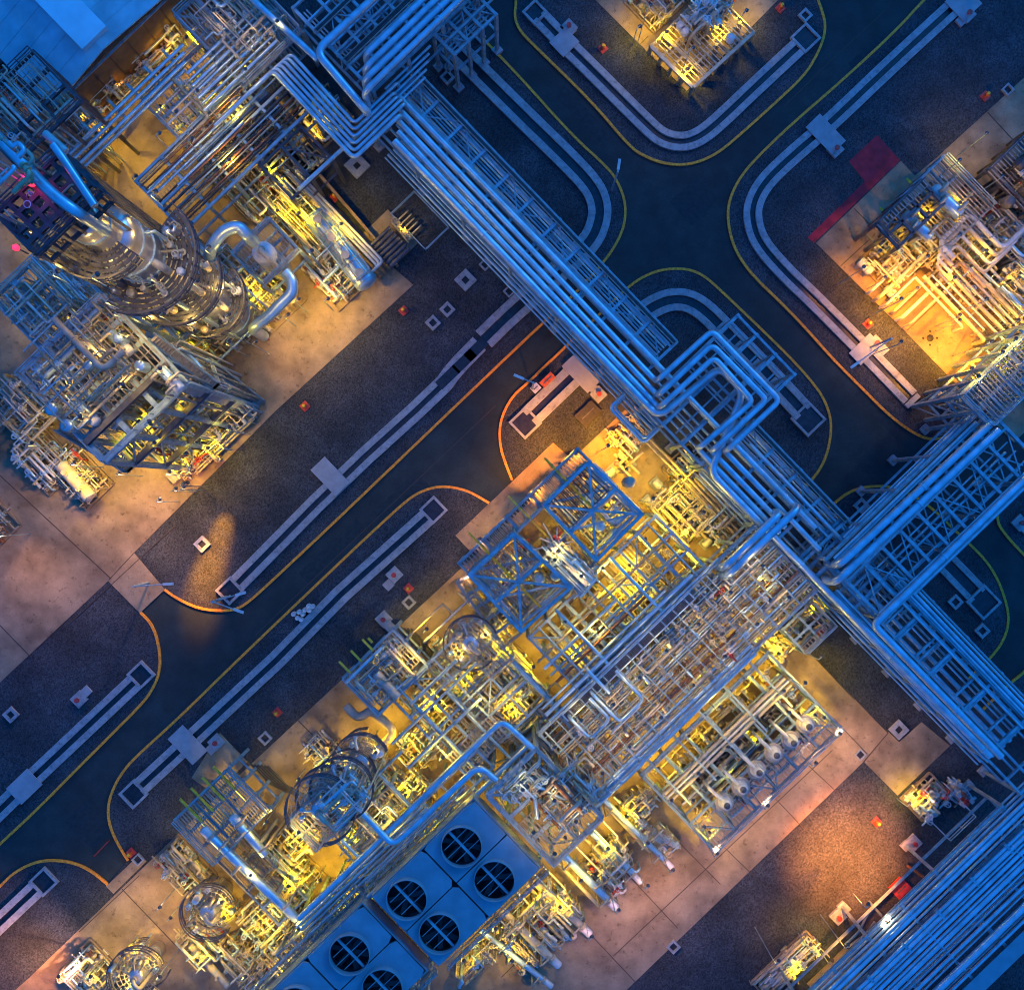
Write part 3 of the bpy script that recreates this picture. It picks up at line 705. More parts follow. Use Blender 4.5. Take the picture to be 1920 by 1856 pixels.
def pumpset(x, y, along='u', label=None, s=1.0):
    c = W(x, y, .2); d, e = (UW, VW) if along == 'u' else (VW, UW)
    root = thing('pump', label, 'pump', c)
    MB().box(c, 2.4 * s, 1.1 * s, .3, d, e).build('base', 'precast', root)
    a = c + ZW * (.3 + .45 * s)
    mb = MB(); lathe_vessel(mb, a - d * 1.05 * s, a + d * .05 * s, .36 * s, 14)
    for k in range(4): mb.lathe(a - d * (.9 - k * .2) * s, a - d * (.86 - k * .2) * s, [(0, .3 * s), (0, .41 * s), (1, .41 * s), (1, .3 * s)], 12, False)
    mb.build('motor', 'white', root)
    mb = MB().lathe(a + d * .35 * s, a + d * .75 * s, [(0, 0), (0, .34 * s), (.3, .44 * s), (.7, .44 * s), (1, .3 * s), (1, 0)], 14)
    mb.bar(a, a + d * .4 * s, .16 * s); mb.build('casing', 'brass', root)
    MB().tube([a + d * .55 * s, a + d * .55 * s + ZW * 1.4 * s, a + d * .55 * s + ZW * 1.4 * s + e * 1.6 * s], .13 * s, 8).build('discharge_pipe', 'cream', root)
    MB().tube([a + d * .7 * s, a + d * 2.0 * s], .17 * s, 8).build('suction_pipe', 'cream', root)
    return root
def valve_bm(mb, p, d, r):
    d = Vector(d)
    mb.lathe(p - d * r * 2, p + d * r * 2, [(0, 0), (0, r * 1.9), (.18, r * 1.9), (.2, r * 1.1), (.5, r * 1.6), (.8, r * 1.1), (.82, r * 1.9), (1, r * 1.9), (1, 0)], 10)
    mb.bar(p, p + ZW * r * 5, r * .7)
    mb.ring(p + ZW * r * 5, r * 1.5, r * 2.0, 0, r * .4, 12); mb.bar(p + ZW * r * 5.1 - UW * r * 1.7, p + ZW * r * 5.1 + UW * r * 1.7, r * .35)
    return mb
def skid(label, Q, seed, n=28, nval=10, npump=2, zs=(.6, .9, 1.4, 2.0, 2.6, 3.2), mats=('cream', 'cladding', 'cream', 'brass', 'white'), rmax=.2, along=.6, posts=True, boxes=5, lmin=.25, lmax=.9, slab=True):
    """a piping unit on its own base: many straight and bent pipe runs with valves, pumps and boxes, all its parts"""
    g = random.Random(seed)
    C = [W(x, y, 0) for x, y in Q]
    def pt(a, b, z):
        p = (C[0] * (1 - a) + C[1] * a) * (1 - b) + (C[3] * (1 - a) + C[2] * a) * b
        return Vector((p.x, p.y, z))
    root = thing('piping_unit', label, 'piping unit', pt(.5, .5, .2))
    Lu = (C[1] - C[0]).length; Lv = (C[3] - C[0]).length
    if slab:
        m = MB(); t = .22
        for (p, q) in (((0, 0), (1, 0)), ((1, 0), (1, 1)), ((1, 1), (0, 1)), ((0, 1), (0, 0))): m.bar(pt(*p, .36), pt(*q, .36), t, .34)
        m.build('base_kerb', 'concrete', root)
    n = int(n * 1.55)
    for k in range(n):
        u_al = g.random() < along
        z = g.choice(zs) * (.85 + .3 * g.random()); r = g.choice((.045, .055, .07, .08, .1, .12, .15, rmax * .95))
        L = lmin + (lmax - lmin) * g.random(); a = g.random() * (1 - L); o = .03 + .94 * g.random()
        f = (lambda s_, o_, z_: pt(s_, o_, z_)) if u_al else (lambda s_, o_, z_: pt(o_, s_, z_))
        path = []
        e1, e2 = g.random(), g.random()
        if e1 < .45: path.append(f(a, o, .3))
        path.append(f(a, o, z))
        if g.random() < .3:
            mid_ = a + L * (.3 + .4 * g.random()); o2 = min(.97, max(.03, o + g.uniform(-.16, .16)))
            path += [f(mid_, o, z), f(mid_, o2, z)]; o = o2
        path.append(f(a + L, o, z))
        if e2 < .45: path.append(f(a + L, o, .3))
        elif e2 < .75:
            path.append(f(a + L, min(.98, max(.02, o + g.uniform(-.3, .3))), z))
        mb = MB().tube(path, r, 7 if r < .12 else 9, 1.3)
        if r > .09:
            for _ in range(2):
                i = g.randrange(len(path) - 1); p, q = path[i], path[i + 1]
                if (q - p).length > .8: mb.disc(p + (q - p) * g.uniform(.2, .8), q - p, r * 1.6, .1, 10)
        mb.build('pipe', g.choice(mats), root)
        if posts and z > 1 and g.random() < .6:
            p = f(a + L * .5, o, 0); MB().bar(p, Vector((p.x, p.y, z - r)), .12).build('support', 'steel', root)
    for k in range(int(nval * 1.4)):
        p = pt(.05 + .9 * g.random(), .05 + .9 * g.random(), g.choice(zs[:4])); d = UW if g.random() < .5 else VW
        mb = valve_bm(MB(), p, d, .11 + .07 * g.random()); mb.tube([p - d * .9, p + d * .9], .1, 8); mb.tube([p + d * .9, Vector((p.x, p.y, .3)) + d * .9], .1, 8)
        mb.build('valve', 'red' if g.random() < .05 else g.choice(('cream', 'white', 'brass', 'cladding')), root)
    for k in range(npump):
        c = pt(.12 + .76 * g.random(), .12 + .76 * g.random(), .2); d, e = (UW, VW) if g.random() < .6 else (VW, UW)
        mb = MB().box(c, 1.9, .9, .25, d, e); a = c + ZW * .65
        lathe_vessel(mb, a - d * .9, a, .3, 12); mb.lathe(a + d * .2, a + d * .6, [(0, 0), (0, .3), (.4, .36), (1, .25), (1, 0)], 12); mb.bar(a, a + d * .3, .12)
        mb.build('pump', g.choice(('white', 'cream', 'brass')), root)
    for k in range(boxes):
        c = pt(.08 + .84 * g.random(), .08 + .84 * g.random(), .2)
        mb = MB().box(c + ZW * .9, .5, .35, .6); mb.bar(c, c + ZW * .9, .1); mb.box(c + ZW * 1.52, .6, .45, .06)
        mb.build('junction_box', g.choice(('steel', 'white', 'rust')), root)
    return root
def ring_column(label, x, y, r, h, plats, m='cladding', rr=None, name='column_vessel', top='dome', ladder=True, hb=0):
    """vertical vessel standing at base pixel (x, y); plats = [(height, inner factor, outer radius, a0, a1)]"""
    b = W(x, y, .2); root = thing(name, label, 'column', b)
    p, q = b.copy(), Vector((b.x, b.y, h))
    lathe_vessel(MB(), p + ZW * hb, q, r, 28).build('shell', m, root)
    mb = MB(); z = 2.0
    while z < h - 1.5:
        mb.lathe(Vector((b.x, b.y, z)), Vector((b.x, b.y, z + .14)), [(0, r * .98), (0, r * 1.025), (1, r * 1.025), (1, r * .98)], 28, False); z += 2.1
    mb.build('band', 'steel', root)
    gg = random.Random(int(x * 7 + y))
    for (z, ro, a0, a1) in plats:
        for k in range(9):
            w = a0 + (a1 - a0) * gg.random(); e = Vector((math.cos(w), math.sin(w), 0)); c = Vector((b.x, b.y, z + .05)) + e * gg.uniform(r + .4, ro - .35)
            mb = MB()
            if k % 3 == 0: lathe_vessel(mb, c, c + ZW * gg.uniform(.8, 1.6), gg.uniform(.2, .4), 12)
            elif k % 3 == 1: mb.tube([c - e * 1.2 + ZW * .9, c + ZW * .9, c - ZW * 2.5], gg.uniform(.08, .18), 8); mb.disc(c + ZW * .4, ZW, .26, .12, 12)
            else: valve_bm(mb, c + ZW * .5, e, .14)
            mb.build(('pot', 'branch_pipe', 'valve')[k % 3], gg.choice(('cream', 'white', 'cladding', 'brass')), root)
    mb = MB().tube([q - ZW * .3, q + ZW * .9, q + ZW * .9 + UW * r * 1.3, q - ZW * 3 + UW * r * 1.3], r * .2 + .05, 10)
    mb.disc(q + ZW * .45, ZW, r * .42, .14, 14); mb.build('nozzle', 'cream', root)
    for (z, ro, a0, a1) in plats:
        n = 40
        mb = MB(); k = r + .12
        while k < ro: mb.ring((b.x, b.y, z), k, k + .1, 0, .06, n, a0, a1); k += .5
        for i in range(n // 2 + 1):
            w = a0 + (a1 - a0) * i / (n // 2); e = Vector((math.cos(w), math.sin(w), 0)); o = Vector((b.x, b.y, z - .06))
            mb.bar(o + e * r, o + e * ro, .07, .06)
        pl = mb.build('ring_platform', 'grating', root)
        mb = MB()
        for hh in (1.1, .6): mb.ring((b.x, b.y, z + hh), ro - .05, ro + .05, 0, .09, n, a0, a1)
        mb.ring((b.x, b.y, z), ro - .05, ro + .05, 0, .25, n, a0, a1)
        for i in range(17):
            w = a0 + (a1 - a0) * i / 16; e = Vector((math.cos(w), math.sin(w), 0)); o = Vector((b.x, b.y, z)) + e * ro
            mb.bar(o, o + ZW * 1.1, .08)
        mb.build('handrail', 'steel_dark', pl)
    if ladder:
        mb = MB(); a = Vector((b.x, b.y, 0)) - UW * (r + .35)
        for s in (-.25, .25): mb.bar(a + VW * s + ZW * .5, a + VW * s + ZW * (h - .5), .07)
        z = .6
        while z < h - .6: mb.bar(a - VW * .25 + ZW * z, a + VW * .25 + ZW * z, .05); z += .5
        z = 3
        while z < h - .6: mb.ring(a - UW * .35 + ZW * z, .38, .43, 0, .07, 10); z += 1.2
        mb.build('caged_ladder', 'steel', root)
    return root
def lamp(x, y, h, power, col, noun='work lamp', spot=None, aim=None, kind='SPOT', foot=None):
    """lamp on a post: hooded head, glowing lens under the hood, and its light"""
    b = W(x, y, h); root = thing('work_lamp', None, 'lamp', Vector((b.x, b.y, .2 if h < 10.5 else h - 4)))
    zb = foot if foot is not None else (.2 if h < 10.5 else h - 3.6)
    pole = b - VW * .5
    MB().tube([Vector((pole.x, pole.y, zb)), pole + ZW * .25, b + ZW * .25], .05, 6).build('post', 'steel', root)
    q = .19
    hd = MB().lathe(b + ZW * .02, b + ZW * .3, [(0, .22), (.35, .2), (1, .08), (1, 0)], 12).build('lamp_head', 'steel_dark', root)
    MB().lathe(b - ZW * .1, b + ZW * .02, [(0, 0), (0, .12), (.6, q), (1, q)], 10).build('lens', 'lens', hd)
    L = bpy.data.lights.new('lamp_light', kind); L.energy = power; L.color = col; L.shadow_soft_size = .18
    lo = bpy.data.objects.new('lamp_light', L); COL.objects.link(lo); lo.parent = root; lo.location = (b - ZW * .22) - WL[root.name]
    if kind == 'SPOT': L.spot_size = R(158); L.spot_blend = .85
    if spot:
        L.spot_size = R(spot); L.spot_blend = 1.0
        t = W(*aim, 0); d = t - (b - ZW * .22); lo.rotation_euler = d.to_track_quat('-Z', 'Y').to_euler()
    auto(root, noun, 'lamp', (x, y), 'work lamps of the plant')
    return root
def stairs(label, a, b, h0, h1, w=.9):
    """one flight between photo pixels (each seen at its own height)"""
    p, q = W(*a, h0), W(*b, h1); d = q - p; hd = Vector((d.x, d.y, 0)).normalized(); s = hd.cross(ZW)
    root = thing('stair_flight', label, 'stairs', Vector((p.x, p.y, 0)))
    mb = MB()
    for k in (-1, 1): mb.bar(p + s * k * w / 2, q + s * k * w / 2, .1, .28)
    mb.build('stringer', 'steel', root)
    n = max(4, int((h1 - h0) / .32)); mb = MB()
    for k in range(n + 1):
        c = p + d * (k / n); mb.bar(c - s * (w / 2 - .06), c + s * (w / 2 - .06), .26, .05)
    mb.build('tread', 'grating', root)
    for k in (-1, 1):
        mb = MB(); handrail(mb, [p + s * k * w / 2, q + s * k * w / 2], 1.6); mb.build('handrail', 'steel', root)
    return root
def floor_slab(label, poly, z, m='concrete'): 
    return tag(MB().prism([tuple(q)[:2] for q in G(poly)], .05, z).build('concrete_pad', m), kind='structure')
def gq(Q, h): return [(960 + (x - 960) * (CAM_H - h) / CAM_H, 928 + (y - 928) * (CAM_H - h) / CAM_H) for x, y in Q]
# ================================================================== northwest plant
# ---- blue roofed hall in the corner
hw = 7.0
def hall():
    e0 = W(97, 210, hw); n_ = 22.0; L = 24.0      # eave corner; roof spans along -u, length along v
    def p(u, v, z): return Vector((e0.x, e0.y, 0)) - UW * u + VW * v + ZW * z
    root = thing('industrial_hall', 'large hall with blue grey sheet roof and raised ridge, in the corner of the plant', 'building', p(0, 10, 0))
    a, b = p(.5, .5, 0), p(.5, 23.5, 0); c, d = p(40, 23.5, 0), p(40, .5, 0)
    MB().hexa([a, b, c, d], [x + ZW * (hw - .1) for x in (a, b, c, d)]).build('wall', 'wall', root)
    rid = 8.8; zr = 1.6                          # ridge runs along u
    def zz(v): return hw + zr * (v / rid if v <= rid else 1 - (v - rid) * .06)
    for (v0, v1) in ((0, rid), (rid, 26)):
        q = [p(0, v0, zz(v0)), p(0, v1, zz(v1)), p(42, v1, zz(v1)), p(42, v0, zz(v0))]
        MB().hexa(q, [x + ZW * .18 for x in q]).build('roof', 'roof', root)
    q = [p(.02, .5, hw - .1), p(.02, 23, hw - .1), p(.3, 23, hw - .1), p(.3, .5, hw - .1)]
    MB().hexa(q, [p(.02, .5, hw + .02), p(.02, 23, hw + .02), p(.3, 23, hw + .02), p(.3, .5, hw + .02)]).build('gutter', 'steel', root)
    mon = MB(); v0, v1 = rid - 1.6, rid + 2.0; z0 = hw + zr
    q = [p(1.2, v0, z0 - .4), p(1.2, v1, z0 - .4), p(42, v1, z0 - .4), p(42, v0, z0 - .4)]
    t = [p(1.2, v0, z0 + .8), p(1.2, v1, z0 + .8), p(42, v1, z0 + .8), p(42, v0, z0 + .8)]
    mon.hexa(q, t); r_ = mon.build('ridge_monitor', 'roof_light', root)
    for k in range(9):
        v = 1 + k * 2.6
        MB().bar(p(.46, v, .3), p(.46, v, hw - .3), .14).build('wall_post', 'steel_dark', root)
    # seams of the roof sheets
    m = MB()
    for k in range(1, 20):
        m.bar(p(k * 2.1, .1, zz(.1) + .2), p(k * 2.1, rid - 1.8, zz(rid - 1.8) + .2), .08, .06)
        m.bar(p(k * 2.1, rid + 2.2, zz(rid + 2.2) + .2), p(k * 2.1, 25.5, zz(25.5) + .2), .08, .06)
    m.build('roof_seam', 'roof', root)
hall()
tag(MB().strip(G([(140, 205), (395, -40)]), 2.2, .1, .5).build('duct_cover', 'orange'), 'long orange lit duct cover on the ground along the hall wall', 'duct cover')
drum('small bright yellow lit tank at the corner of the blue roofed hall', (143, 228), (163, 207), 1.5, .55, nozzles=1)

# ---- decks and racks between hall and courtyard
rt, pt = frame('pale grating deck at the top edge between the hall and the upper rack', quad(330, 30, 185, 150), 9, 3, 3, (4.5,), decks=((9, 0, 1, 0, 1), (4.5, 0, 1, 0, 1)), rails=((9, 'abcd'),), plan=((9, 0, 0, 1, 1), (9, 2, 1, 3, 2)))
skid('cream lit piping seen through the pale grating deck at the top edge', gq(quad(338, 34, 170, 140), 9), 11, 26, 8, 2, zs=(9.6, 10.1, 10.6, 9.9), posts=False, slab=False, boxes=3)
rt, pt = frame('brown grating deck south of the hall wall with blue edge beams', quad(268, 190, 150, 175), 8, 3, 3, (4,), decks=((8, 0, 1, 0, 1),), rails=((8, 'bd'),))
skid('low yellow lit piping beneath the brown grating deck', gq(quad(270, 195, 142, 165), 8), 12, 30, 10, 2, zs=(.8, 1.6, 2.6, 8.6, 9.0), posts=False, slab=False)
for k, (dx, h) in enumerate([(0, 9.5), (12, 9.5), (26, 9.8), (36, 9.0)]):
    a = go((128, 292), dx, 0)
    pipe([(*a, h), (*go(a, 0, 300 - k * 10), h)], .2, f'{ORD[k]} of four blue lines running up-slope beside the hall, counted from the hall', 'blue lines beside the hall', n=8)
for k in range(4):
    a = go((205, 190), 0, k * 46)
    tag(MB().ibeam(W(*a, 9.0), W(*go(a, 44, 0), 9.0), .3, .3).build('cross_beam', 'steel'), f'{ORD[k]} short blue cross beam from the low end beside the hall', 'beam', 'cross beams beside the hall')
# cable/pipe rack with many thin brown and blue lines
rt, pt = frame('long rack of thin brown and blue lines crossing the northwest courtyard', quad(255, 340, 130, 330), 8.5, 2, 5, (5,), sz=.3, decks=((4.8, 0, .4, 0, 1),))
g = random.Random(5)
for k in range(22):
    a = .03 + .94 * k / 21
    b0, b1 = (0, 1) if g.random() < .5 else (g.uniform(0, .25), g.uniform(.6, 1))
    MB().tube([pt(a, b0, 8.8 if k % 3 else 8.2), pt(a, b1, 8.8 if k % 3 else 8.2)], g.choice((.1, .13, .17)), 7).build('pipe', g.choice(('rust', 'cladding', 'steel', 'rust', 'cable', 'brass')), rt)
for k in range(7):
    a = go((383, 208), -k * 12, k * 4)
    pipe([(*a, 10), (*go(a, 0, 190), 10)], .14 if k % 2 else .2, f'{ORD[k]} from the courtyard side of seven blue pipes feeding the nested bends', 'blue pipes feeding the nested bends', n=8)
rt, pt = frame('dark open frame over the yellow floor below the nested bends', quad(430, 250, 170, 105), 8, 2, 2, (4,), mt='steel_dark', plan=((8, 0, 0, 1, 1), (8, 1, 0, 0, 1), (8, 1, 1, 2, 2)), sz=.26)
skid('yellow lit pumps and pipes under the dark open frame', quad(430, 270, 160, 110), 13, 30, 12, 3, zs=(.7, 1.2, 2, 3, 4))
skid('yellow lit manifold at the corner below the nested bends', quad(545, 215, 90, 80), 14, 18, 8, 2, zs=(.6, 1, 1.6))
for k, (x, y, lu, lv) in enumerate(((500, 330, 26, 60), (545, 275, 30, 60))):
    floor_slab('', quad(x, y, lu, lv), 1.2)
# horizontal drum in bund wall
dr = drum('big horizontal drum with pale end in the walled strip', (585, 400), (694, 538), 3.0, 1.35, nozzles=4, platform=True)
m = MB()
for (a, b) in (((553, 345), (716, 520)), ((600, 330), (745, 498)),): m.bar(W(*a, .9), W(*b, .9), .35, 1.4)
tag(m.build('bund_wall', 'concrete'), 'pair of low concrete walls along the big drum', 'wall')
for k, o in enumerate((0, 7, 14)):
    a = go((566, 352), 0, o)
    pipe([(*a, 2.6), (*go(a, 205, 0), 2.6), (*go(a, 205, -26), 2.6)], .17, f'{ORD[k]} pale pipe along the big drum', 'pale pipes along the big drum', n=8, m='white')
pipe([(690, 235, 9), (640, 283, 9), (560, 355, 9), (560, 357, 2.5)], .24, 'single blue pipe crossing from the nested bends to the big drum', 'blue link pipes')
skid('tangled pipes between the tank platform and the big drum', quad(480, 385, 185, 95), 15, 46, 16, 3, zs=(.7, 1.4, 2.2, 3.2, 4.2))
skid('tangled yellow pipes at the foot of the big drum', quad(560, 505, 110, 70), 16, 30, 12, 3, zs=(.7, 1.3, 2, 2.8))
skid('piping between the ring platforms and the brown line rack', quad(380, 330, 150, 130), 17, 36, 12, 2, zs=(.7, 1.4, 2.2, 3.2, 4.6))
# filter skid beside the main rack
root = thing('filter_skid', 'dark tube bundle skid with bright yellow valves beside the main rack', 'skid', W(742, 445, .2))
for k in range(7):
    a, b = W(694 + k * 6, 462 + k * 6.5, 1.6), W(732 + k * 6, 426 + k * 6.5, 1.6); lathe_vessel(MB(), a, b, .24, 12).build('tube', 'steel_dark', root)
MB().box(W(728, 452, .15), 5.2, 5, .3).build('base', 'concrete', root)
m = MB(); q = [W(*p, .2) for p in quad(735, 405, 92, 60)]; handrail(m, q + [q[0]], 2.0); m.build('handrail', 'steel', root)
for k in range(6): valve_bm(MB(), W(742 + k * 5, 418 + k * 6, 1.5), VW, .2).build('valve', 'brass', root)
for k in range(5): MB().tube([W(745 + k * 6, 414 + k * 7, 1.0), W(765 + k * 6, 395 + k * 7, 1.0), W(765 + k * 6, 395 + k * 7, .2)], .1, 8).build('pipe', 'cream', root)

# ---- white round tank on square platform
rt, pt = frame('square steel platform around the white round tank', quad(438, 478, 80, 95), 8, 2, 2, (4,), decks=((8, 0, 1, 0, 1),), rails=((8, 'abcd'),), sz=.28)
ring_column('white round tank top rising through a square platform', 531, 510, 1.2, 10.5, (), m='white', name='round_tank')
pipe([(392, 480, 15), (396, 462, 18), (420, 432, 18.5), (447, 424, 18.5), (462, 440, 18), vert((462, 440, 18), 15)], .62, 'fat blue overhead pipe arching beside the banded column', 'fat overhead pipes', n=14, bend=1.2)
pipe([(535, 510, 8), (548, 526, 8), (549, 548, 8), (500, 596, 7.5), (472, 616, 7), vert((472, 616, 7), 1.5)], .62, 'fat blue overhead pipe ending in a pink bend below the round tank', 'fat overhead pipes', n=14, bend=1.2)

# ---- tall column, leaning outward only by perspective
col_foot = W(450, 600, 0)
cr = thing('tall_column', 'tall banded column with stacked ring platforms, its domed top far off its foot', 'column', col_foot)
def cz(z): return Vector((col_foot.x, col_foot.y, z))
lathe_vessel(MB(), cz(.2), cz(16.5), 2.45, 36).build('lower_shell', 'stainless', cr)
MB().lathe(cz(15.2), cz(18), [(0, 2.35), (1, 1.75)], 36).build('cone', 'stainless', cr)
MB().lathe(cz(18), cz(28), [(0, 1.75), (1, 1.75)], 36).build('middle_shell', 'stainless', cr)
lathe_vessel(MB(), cz(26.5), cz(40.5), 2.3, 36).build('upper_shell', 'stainless', cr)
lathe_vessel(MB(), cz(36), cz(45), 1.55, 32).build('domed_top', 'stainless', cr)
m = MB(); z = 2.6
while z < 43:
    r = 2.45 if z < 15 else 1.75 if z < 27 else 2.3 if z < 39.5 else 1.55
    if not (14.6 < z < 18.2 or 26 < z < 28 or 38.6 < z < 41): m.lathe(cz(z), cz(z + .2), [(0, r), (0, r + .1), (1, r + .1), (1, r)], 36, False)
    z += 2.5
m.build('band', 'cladding', cr)
for (z, ri, ro, a0, a1) in ((13, 2.6, 4.2, -1.7, .9), (23, 1.9, 4.6, -2.6, .4), (32.5, 2.5, 5.2, -2.2, .9), (40.6, 1.7, 4.0, -2.9, -.6)):
    m = MB(); k = ri
    while k < ro - .2: m.ring(cz(z), k, k + .3, 0, .06, 44, a0, a1); k += .44
    for i in range(13):
        w = a0 + (a1 - a0) * i / 12; e = Vector((math.cos(w), math.sin(w), 0)); m.bar(cz(z - .08) + e * (ri - .2), cz(z - .08) + e * ro, .12, .1)
    pl = m.build('ring_platform', 'steel_dark', cr)
    m = MB()
    for hh in (0, .6, 1.15): m.ring(cz(z + hh), ro - .06, ro + .06, 0, .12, 44, a0, a1)
    for i in range(15):
        w = a0 + (a1 - a0) * i / 14; e = Vector((math.cos(w), math.sin(w), 0)); m.bar(cz(z) + e * ro, cz(z + 1.15) + e * ro, .1)
    m.build('handrail', 'steel_dark', pl)
g2 = random.Random(77)
for k in range(34):                                # nozzles, valves and pots round the shells
    z, ri, ro = g2.choice(((13, 2.5, 4.0), (23, 1.8, 4.3), (32.5, 2.4, 4.9), (32.5, 2.4, 4.9)))
    w = g2.uniform(-2.2, .6); e = Vector((math.cos(w), math.sin(w), 0)); c = cz(z + .1) + e * g2.uniform(ri + .5, ro - .4)
    mb = MB()
    if k % 3 == 0: lathe_vessel(mb, c, c + ZW * g2.uniform(.9, 1.8), g2.uniform(.25, .45), 12)
    elif k % 3 == 1: mb.tube([cz(z + 1) + e * ri * .9, c + ZW, c + ZW * .1], g2.uniform(.1, .2), 8); mb.disc(c + ZW * .5, ZW, .3, .12, 12)
    else: valve_bm(mb, c + ZW * .6, e, .16)
    mb.build(('level_pot', 'branch_pipe', 'valve')[k % 3], g2.choice(('cream', 'white', 'stainless', 'brass')), cr)
for k, (w, ro, r) in enumerate(((-1.9, 3.0, .3), (-1.2, 3.1, .2), (-.5, 2.9, .35), (.3, 3.0, .16), (-2.5, 3.0, .22))):
    e = Vector((math.cos(w), math.sin(w), 0)); z0, z1 = (4 + 5 * (k % 3), 30 + 2.4 * k)
    MB().tube([cz(z0), cz(z0) + e * ro, cz(z1) + e * ro, cz(z1) + e * 1.5], r, 10).build('riser_pipe', 'cladding' if k % 2 else 'cream', cr)
m = MB(); e = Vector((math.cos(-1.25), math.sin(-1.25), 0)); sv = e.cross(ZW)
for q in (-.25, .25): m.bar(cz(2) + e * 2.8 + sv * q, cz(40) + e * 2.8 + sv * q, .09)
z = 3
while z < 40: m.bar(cz(z) + e * 2.8 - sv * .25, cz(z) + e * 2.8 + sv * .25, .07); z += .6
m.build('ladder', 'steel', cr)
MB().tube([cz(44.6), cz(46.2), cz(46.2) - UW * 1.0], .4, 12).build('nozzle', 'cream', cr)
# top platform beside the dome, and the vapour lines
rt, pt = frame('black rectangular top platform high above the tall column', quad(-4, 400, 108, 168), 47.2, 4, 6, (45.2,), decks=((45.2, .0, .5, 0, 1),), rails=((47.2, 'abcd'), (46.1, 'abcd')), mt='steel_dark', sz=.34, mid=False, dmat='steel_dark', gs=.7, colsz=.2)
skid('small valves and boxes on the black top platform', gq(quad(2, 404, 98, 156), 45), 18, 22, 8, 0, zs=(45.9, 46.2, 46.6), posts=False, slab=False, boxes=0, lmin=.1, lmax=.4)
pipe([vert((150, 402, 48.6), 44), (150, 402, 48.6), (100, 366, 49), (0, 262, 49), (-60, 205, 49)], .42, 'thick blue vapour pipe with a magenta lit edge leaving the tall column', 'vapour pipes', n=18, flanges=6)
pipe([(178, 386, 48.6), (112, 288, 49), (100, 272, 49)], .3, 'second blue vapour pipe above the black top platform', 'vapour pipes', n=16, flanges=6)
pipe([(84, 250, 48), (124, 285, 48)], .28, 'short pink pipe stub beyond the black top platform', 'vapour pipes', n=10, m='white')

# ---- steel frame tower with sloping stair sides (west)
rt, pt = frame('tall open steel tower with decks and long dark beams west of the pad', quad(40, 701, 228, 212), 26, 4, 3, (9.5, 18.5), decks=((26, 0, .8, 0, 1), (18.5, .5, .95, 0, 1), (9.5, .5, 1, .0, 1)), rails=((26, 'abd'),), side=True, sz=.5, colsz=.45, gs=.5)
for (z, a) in ((26, .8), (18.5, 1.0), (9.5, 1.0)):
    MB().ibeam(pt(a, 0, z + .7), pt(a, 1, z + .7), .55, .6).build('long_beam', 'steel_dark', rt)
skid('piping and small vessels on top of the tall open tower', gq(quad(48, 702, 160, 196), 26), 19, 44, 10, 0, zs=(26.8, 27.3, 27.8), posts=False, slab=False, boxes=0, mats=('cladding', 'steel', 'cream', 'brass'), rmax=.3)
for k, (x, y, r) in enumerate(((182, 690, .5), (112, 770, .6), (140, 800, .6), (235, 640, .5), (275, 690, .5))):
    c = W(x, y, 27); o = lathe_vessel(MB(), c, c + ZW * 2.0, r, 16).build('upright_pot', 'cladding'); auto(o, 'upright silver pot on the tall open tower', 'vessel', (x, y), 'silver pots on the tower')
for k, (x, y, L) in enumerate(((205, 622, 60), (300, 690, 60), (135, 745, 70))):
    a = (x, y); exchanger(a, go(a, L, 0), 27.3, .5, f'{ORD[k]} blue lit exchanger from the top among those on the tall open tower')
n = 0
for (a0, a1, z0, z1) in ((1.0, .55, .3, 9.5), (.55, 1.0, 9.5, 18.5), (1.0, .55, 18.5, 26)):
    for bb, wh in ((1.07, 'northeast'), (-.07, 'southwest')):
        p, q = pt(a0, bb, z0), pt(a1, bb, z1); s = lambda w, h: (w.x * 16 * CAM_H / (CAM_H - h) + 960, 928 - w.y * 16 * CAM_H / (CAM_H - h))
        stairs(f'{("bottom", "middle", "top")[n]} stair flight on the {wh} side of the tall open tower', s(p, z0), s(q, z1), z0, z1)
    n += 1
skid('yellow lit piping on the ground inside the tall open tower', quad(250, 760, 190, 170), 20, 60, 16, 4, zs=(.8, 1.6, 2.6, 4, 6), rmax=.25, slab=False)
for k in range(9):
    a = go((318, 902), 0, 12 + k * 17)
    tag(MB().box(W(*a, .2), 1.5, .9, .9).build('equipment_block', 'cream'), f'{ORD[k]} pale block from the lower end in the row inside the tall open tower', 'equipment block', 'row of pale blocks in the tower')
# ground works below the tower
drum('pale horizontal filter vessel in the piping south of the tall open tower', (112, 868), (172, 936), 2.4, .8, m='cream', nozzles=2)
skid('cream pipes and valves around the filter vessel south of the tower', quad(92, 880, 105, 70), 21, 26, 10, 2, zs=(.7, 1.3, 2))
for k in range(2):
    a = go((60, 850), 0, -k * 9)
    pipe([(*a, 2.2), (*go(a, 62, 0), 2.2)], .16, f'{ORD[k]} pale pipe sloping to the filter vessel south of the tower', 'pale pipes by the filter vessel', m='white')
ring_column('squat blue lit vessel with ring rail cut by the left edge below the tower', -8, 792, 1.6, 7, ((6, 2.9, 0, 6.283),), ladder=False)
skid('orange lit piping at the left edge below the tower', quad(-20, 760, 120, 110), 22, 44, 14, 2, zs=(.7, 1.5, 2.5, 4), slab=False)
skid('rusty piping cut by the left edge on the open pad', quad(-50, 975, 70, 60), 23, 14, 5, 1, mats=('rust', 'brass', 'cream'))
